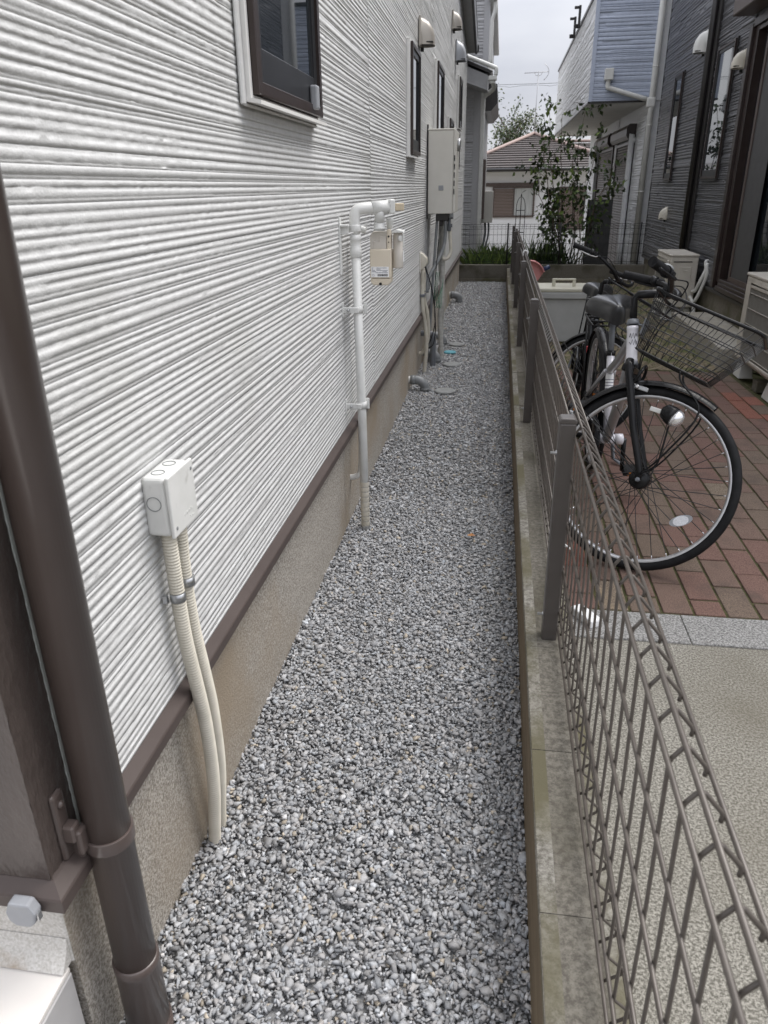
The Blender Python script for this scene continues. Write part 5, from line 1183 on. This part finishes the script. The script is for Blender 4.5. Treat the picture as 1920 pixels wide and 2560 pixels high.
        part('spoke_reflector', disc(.040, .0185, -.004, .004), 'grey_plastic', True, fw)
        part('reflector_lens', disc(.027, .0175, -.0052, -.0042), 'reflector', True, fw)
    # frame
    BB = Vector((.46, 0, .29)); ST = Vector((.365, 0, .645)); hd = Vector((axis_x(.74), 0, .74)); hd2 = Vector((axis_x(.80), 0, .80))
    fr = part('frame', MB().tube([BB, ST], .0165, 16).lathe([(.021, -.036), (.021, .036)], BB, (0, 1, 0), 18), WH)
    part('down_tube', MB().tube(smooth_path([hd, hd.lerp(BB, .4) + Vector((0, 0, -.03)), BB + Vector((.01, 0, .005))], 6), .020, 16), FR2, False, fr)
    part('top_tube', MB().tube(smooth_path([hd2, hd2.lerp(BB.lerp(ST, .8), .5) + Vector((0, 0, -.012)), BB.lerp(ST, .8)], 6), .018, 14), FR2, False, fr)
    for s_ in (-1, 1):
        part('chain_stay', MB().tube([BB + Vector((-.02, s_ * .025, 0)), (0, s_ * .06, Rw)], .010, 10), FR, False, fr)
        part('seat_stay', MB().tube([BB.lerp(ST, .80) + Vector((0, s_ * .018, 0)), (0, s_ * .06, Rw)], .0085, 10), FR, False, fr)
    if logo:
        part('seat_tube_label', MB().lathe([(.0172, 0), (.0172, .085)], BB.lerp(ST, .52), ST - BB, 16, False), 'label_white', False, fr)
        tx_ = MB()
        for i in range(5): tx_.lathe([(.0175, 0), (.0175, .0035)], BB.lerp(ST, .55 + .035 * i), ST - BB, 16, False)
        part('label_text', tx_, 'print_grey', False, fr)
        part('label_stripe', MB().lathe([(.0175, 0), (.0175, .022)], BB.lerp(ST, .40), ST - BB, 16, False), 'print_blue', False, fr)
    else:
        for zz in (.40, .48): part('frame_decal', MB().obox(hd.lerp(BB, zz) + Vector((0, .0185, 0)), (.05, .006, .016), Matrix.Rotation(R(45), 3, 'Y')), 'red_decal', False, fr)
    part('seat_clamp', MB().lathe([(.020, 0), (.020, .022)], ST - Vector((0, 0, .012)), ST - BB, 14), 'black_gloss', False, fr)
    sp0 = ST + (ST - BB).normalized() * .155
    part('seat_post', MB().tube([ST, sp0], .0125, 12), 'drain_dark', False, fr)
    # saddle
    rows = []; prof = [(-.135, .085, .000), (-.128, .108, .010), (-.09, .118, .017), (-.035, .104, .015), (.025, .072, .010), (.085, .046, .008), (.130, .036, .005), (.150, .020, -.004)]
    sv = []
    for (x, w_, dz) in prof:
        for q in (-1, -.96, -.82, -.5, -.2, 0, .2, .5, .82, .96, 1):
            yy = q * w_; zz = dz + .020 - .012 * abs(q) ** 2 - (.062 if abs(q) == 1 else .032 if abs(q) > .9 else .006 if abs(q) > .8 else 0) - (.004 if q == 0 else 0)
            sv.append((sp0.x + .005 + x, yy * (1 if abs(q) < .99 else .93), sp0.z + .045 + zz))
    k = 11; sf = [(i * k + j, i * k + j + 1, (i + 1) * k + j + 1, (i + 1) * k + j) for i in range(len(prof) - 1) for j in range(k - 1)]
    sf += [[j for j in range(k)][::-1], [(len(prof) - 1) * k + j for j in range(k)]]
    sd_ = part('saddle', MB().add(sv, sf, True), 'saddle'); md = sd_.modifiers.new('sub', 'SUBSURF'); md.levels = 2; md.render_levels = 2
    part('saddle_springs', MB().box(sp0.x - .07, -.05, sp0.z - .005, sp0.x + .08, .05, sp0.z + .03).tube([(sp0.x, 0, sp0.z - .05), (sp0.x, 0, sp0.z + .02)], .018, 10), 'black_wire', False, sd_, .006)
    # drive train
    cr = part('chain_case', MB().prism([(BB.x + .09 * math.cos(a), BB.z + .09 * math.sin(a)) for a in [R(-80 + 20 * i) for i in range(9)]] + [(0, Rw + .05), (-.045, Rw), (0, Rw - .05)], 'y', -.062, -.038), 'black_gloss', False, None, .008, 2)
    for s_, a in ((-1, R(75)), (1, R(255))):
        e = BB + Vector((.165 * math.cos(a), s_ * .085, .165 * math.sin(a)))
        part('crank_arm', MB().tube([BB + Vector((0, s_ * .075, 0)), e], [.011, .009], 8), 'black_gloss', False, cr)
        part('pedal', MB().box(e.x - .048, min(e.y, e.y + s_ * .095), e.z - .013, e.x + .048, max(e.y, e.y + s_ * .095), e.z + .013), 'black_rubber', False, cr, .006)
        part('pedal_reflector', MB().box(e.x + .0485, min(e.y + s_ * .02, e.y + s_ * .075), e.z - .008, e.x + .051, max(e.y + s_ * .02, e.y + s_ * .075), e.z + .008), 'orange_reflector', False, cr)
    part('bottom_bracket_cap', MB().lathe([(.024, .037), (.024, .068), (.015, .072)], BB, (0, 1, 0), 16), WH)
    part('kick_stand', MB().tube([(.02, .075, Rw - .02), (-.06, .12, .02), (.0, .15, .012)], .009, 8).tube([(.02, -.075, Rw - .02), (-.06, -.12, .02), (.0, -.15, .012)], .009, 8), 'drain_dark')
    rk = MB()
    for s_ in (-1, 1): rk.tube([(.12, s_ * .055, .72), (-.22, s_ * .055, .72)], .005, 6).tube([(-.10, s_ * .055, .72), (0, s_ * .068, Rw)], .005, 6)
    for x in (.12, .0, -.12, -.22): rk.tube([(x, -.055, .72), (x, .055, .72)], .0045, 6)
    part('rear_rack', rk, 'black_gloss')
    part('rear_reflector', MB().obox((-.345, 0, .52), (.014, .05, .035), Matrix.Rotation(R(-20), 3, 'Y')), 'red_decal', False, None, .004)
    return T
bicycle('white and silver city bicycle nearest the camera, wire basket, front wheel turned sideways', (.505, 3.67, 0), R(-90), 1.0, R(70), ('bike_white', 'bike_silver', 'bike_silver'), R(1), 'bent', True)
bicycle('smaller black bicycle with silver brake levers behind the white one', (.56, 5.12, 0), R(-96), .87, R(62), ('black_gloss', 'black_gloss', 'black_gloss'), R(-6), 'std', False)

# ================================================================== air conditioner outdoor units
def ac_unit(label, x0, x1, y0, y1, z0, z1, pipes):
    t = Thing('air_conditioner', label, 'air conditioner', ((x0 + x1) / 2, (y0 + y1) / 2, 0), 'outdoor air conditioner units')
    t.part('casing', MB().box(x0, y0, z0, x1, y1, z1 - .022), 'ac_cream', bevel=.012, seg=3)
    t.part('top_panel', MB().box(x0 - .006, y0 - .006, z1 - .0215, x1 + .004, y1 + .006, z1), 'ac_cream', bevel=.007, seg=2)
    gw = .62 * (y1 - y0)
    t.part('grille_frame', ring(x0 - .022, x0 - .0005, y0 + .05, y0 + .05 + gw + .14, z0 + .03, z1 - .06, .022, .022, .03), 'ac_cream', bevel=.006, seg=2)
    gb = MB(); yy = y0 + .075
    while yy < y0 + .05 + gw + .115: gb.box(x0 - .0165, yy, z0 + .052, x0 - .014, yy + .0028, z1 - .091); yy += .0075
    t.part('grille_bars', gb, 'grille_grey')['kind'] = 'stuff'
    gv = MB(); n = 5
    for i in range(n): zz = z0 + .07 + i * (z1 - z0 - .19) / (n - 1); gv.tube([(x0 - .0195, y0 + .07, zz), (x0 - .0195, y0 + .05 + gw + .12, zz)], .0024, 5)
    t.part('grille_ribs', gv, 'ac_cream')
    t.part('fan_recess', MB().box(x0 - .003, y0 + .075, z0 + .055, x0 - .0006, y0 + .05 + gw + .115, z1 - .092), 'drain_grey')
    t.part('side_grille', MB().box(x0 + .03, y0 - .0035, z1 - .075, x1 - .06, y0 - .0005, z1 - .066), 'dark_slot')
    t.part('service_panel', MB().box(x0 + .10, y0 - .009, z0 + .12, x1 - .06, y0 - .0005, z1 - .12), 'ac_cream', bevel=.004, seg=2)
    t.part('handle', MB().box(x0 + .13, y0 - .016, z1 - .165, x1 - .10, y0 - .0095, z1 - .150).box(x0 + .13, y0 - .016, z0 + .19, x1 - .10, y0 - .0095, z0 + .203), 'ac_cream', bevel=.003)
    t.part('rating_plate', MB().box(x1 - .052, y0 - .0022, z1 - .26, x1 - .018, y0 - .0005, z1 - .15).box(x1 - .05, y0 - .0022, z0 + .17, x1 - .02, y0 - .0005, z0 + .235), 'meter_grey')
    for yy in (y0 + .12, y1 - .12):
        for xx in (x0 + .02, x1 - .07):
            f_ = MB(); a = .052; b_ = .034
            f_.add([(xx - a + .03, yy - a - .02, 0), (xx + a + .03, yy - a - .02, 0), (xx + a + .03, yy + a + .02, 0), (xx - a + .03, yy + a + .02, 0), (xx - b_ + .03, yy - b_ - .01, z0 - .012), (xx + b_ + .03, yy - b_ - .01, z0 - .012), (xx + b_ + .03, yy + b_ + .01, z0 - .012), (xx - b_ + .03, yy + b_ + .01, z0 - .012)], [(0, 3, 2, 1), (4, 5, 6, 7), (0, 1, 5, 4), (1, 2, 6, 5), (2, 3, 7, 6), (3, 0, 4, 7)])
            t.part('foot', f_, 'pvc_white', bevel=.004, seg=2)
    t.part('base_rail', MB().box(x0 + .01, y0 + .1, z0 - .0115, x1 - .01, y0 + .14, z0 - .0005).box(x0 + .01, y1 - .14, z0 - .0115, x1 - .01, y1 - .1, z0 - .0005), 'drain_dark')
    for p in pipes: t.part('refrigerant_pipe', MB().tube(smooth_path(p, 6), .017, 12), 'pvc_white')
    return t
ac_unit('far cream air conditioner unit with two hoses beside the dark siding', 1.715, 1.985, 8.22, 8.92, .135, .655,
        [[(1.96, 8.20, .30), (1.975, 8.14, .32), (2.0, 8.10, .42), (2.035, 8.10, .52), (2.035, 8.14, .59), (2.07, 8.16, .60)], [(1.95, 8.20, .22), (1.98, 8.12, .22), (2.02, 8.08, .36), (2.045, 8.07, .48), (2.04, 8.1, .56), (2.07, 8.12, .57)], [(1.94, 8.20, .25), (1.97, 8.12, .18), (1.98, 8.1, .08), (1.97, 8.05, .02)]])
ac_unit('near cream air conditioner unit cut off by the right picture edge', 1.765, 2.045, 4.95, 5.86, .125, .725, [])
cbk = Thing('concrete_foot_block', 'small grey concrete block under the near air conditioner foot', 'block', (1.83, 5.35, 0))
cbk.part('block', MB().box(1.79, 5.33, -.02, 1.98, 5.43, .055), 'concrete_dark', bevel=.004)
stp = Thing('concrete_step', 'low concrete step slab below the sliding door of the charcoal house', 'step', (1.9, 6.9, 0))
stp.part('slab', MB().box(1.705, 5.98, -.05, 2.079, 7.82, .152), 'concrete_pad', bevel=.006, seg=2)

# ================================================================== storage box, dustpan, hooks
sb = Thing('storage_box', 'grey plastic storage box with cream lid and handle behind the fence', 'storage box', (.59, 7.2, 0))
sb.part('body', MB().prism([(.385, -.01), (.80, -.01), (.815, .375), (.37, .375)], 'y', 7.03, 7.40), 'storage_body', bevel=.01, seg=2)
sb.part('lid_rim', MB().box(.352, 7.0, .376, .832, 7.43, .432), 'storage_body', bevel=.008, seg=2)
sb.part('lid', MB().box(.356, 7.004, .433, .828, 7.426, .468), 'storage_lid', bevel=.012, seg=3)
sb.part('handle', MB().box(.485, 7.15, .469, .515, 7.175, .520).box(.665, 7.15, .469, .695, 7.175, .520).box(.485, 7.15, .5205, .695, 7.175, .536), 'storage_lid', bevel=.004)
du = Thing('dustpan', 'pink plastic dustpan with navy handle hung on the mesh fence', 'dustpan', (.3, 6.75, .6))
fan = [(.258, .735), (.300, .728), (.338, .706), (.366, .676), (.384, .642), (.330, .560), (.292, .60)]
du.part('pan', MB().prism(fan, 'y', 6.72, 6.728), 'pink_plastic', bevel=.003)
du.part('rim', MB().prism([(.258, .735), (.300, .728), (.338, .706), (.366, .676), (.384, .642), (.376, .640), (.359, .670), (.333, .699), (.298, .720), (.258, .727)], 'y', 6.66, 6.719), 'pink_plastic', bevel=.002)
du.part('handle', MB().tube([(.372, 6.715, .655), (.425, 6.715, .680)], .019, 12), 'navy_plastic')
rg = Thing('white_hook', 'white plastic hook rings looped over the fence top', 'hook', (.21, 6.6, .8))
for yy in (6.58, 6.66): rg.part('loop', MB().tube([(.211 + .018 * math.cos(R(a)), yy, .795 + .022 * math.sin(R(a))) for a in range(-40, 221, 20)], .0035, 8), 'label_white')
tie = Thing('cable_tie', 'white cable tie on the fence mesh beside the nearest post', 'tie', (.2, 1.74, .45))
tie.part('strap', MB().tube([(.199, 1.752, .470), (.196, 1.740, .475), (.200, 1.715, .482), (.210, 1.700, .480)], .0022, 6).tube([(.199, 1.752, .470), (.198, 1.755, .440)], .0025, 6), 'label_white')
clip = Thing('fence_clip', 'small zinc panel clip near the top of the fence mesh', 'clip', (.2, 1.9, .75))
clip.part('plate', MB().box(.198, 1.92, .742, .213, 1.965, .760), 'metal_zinc', bevel=.002); clip.part('screw', MB().lathe([(.005, 0), (.005, .008)], (.206, 1.94, .760), (0, 0, 1), 8), 'metal_zinc')
wb_ = Thing('white_plastic_piece', 'short white plastic block lying on the apron at the fence foot', 'block', (.335, 2.17, 0))
wb_.part('piece', MB().obox((.335, 2.168, .012), (.045, .11, .030), Matrix.Rotation(R(32), 3, 'Z')), 'label_white', bevel=.006, seg=2)
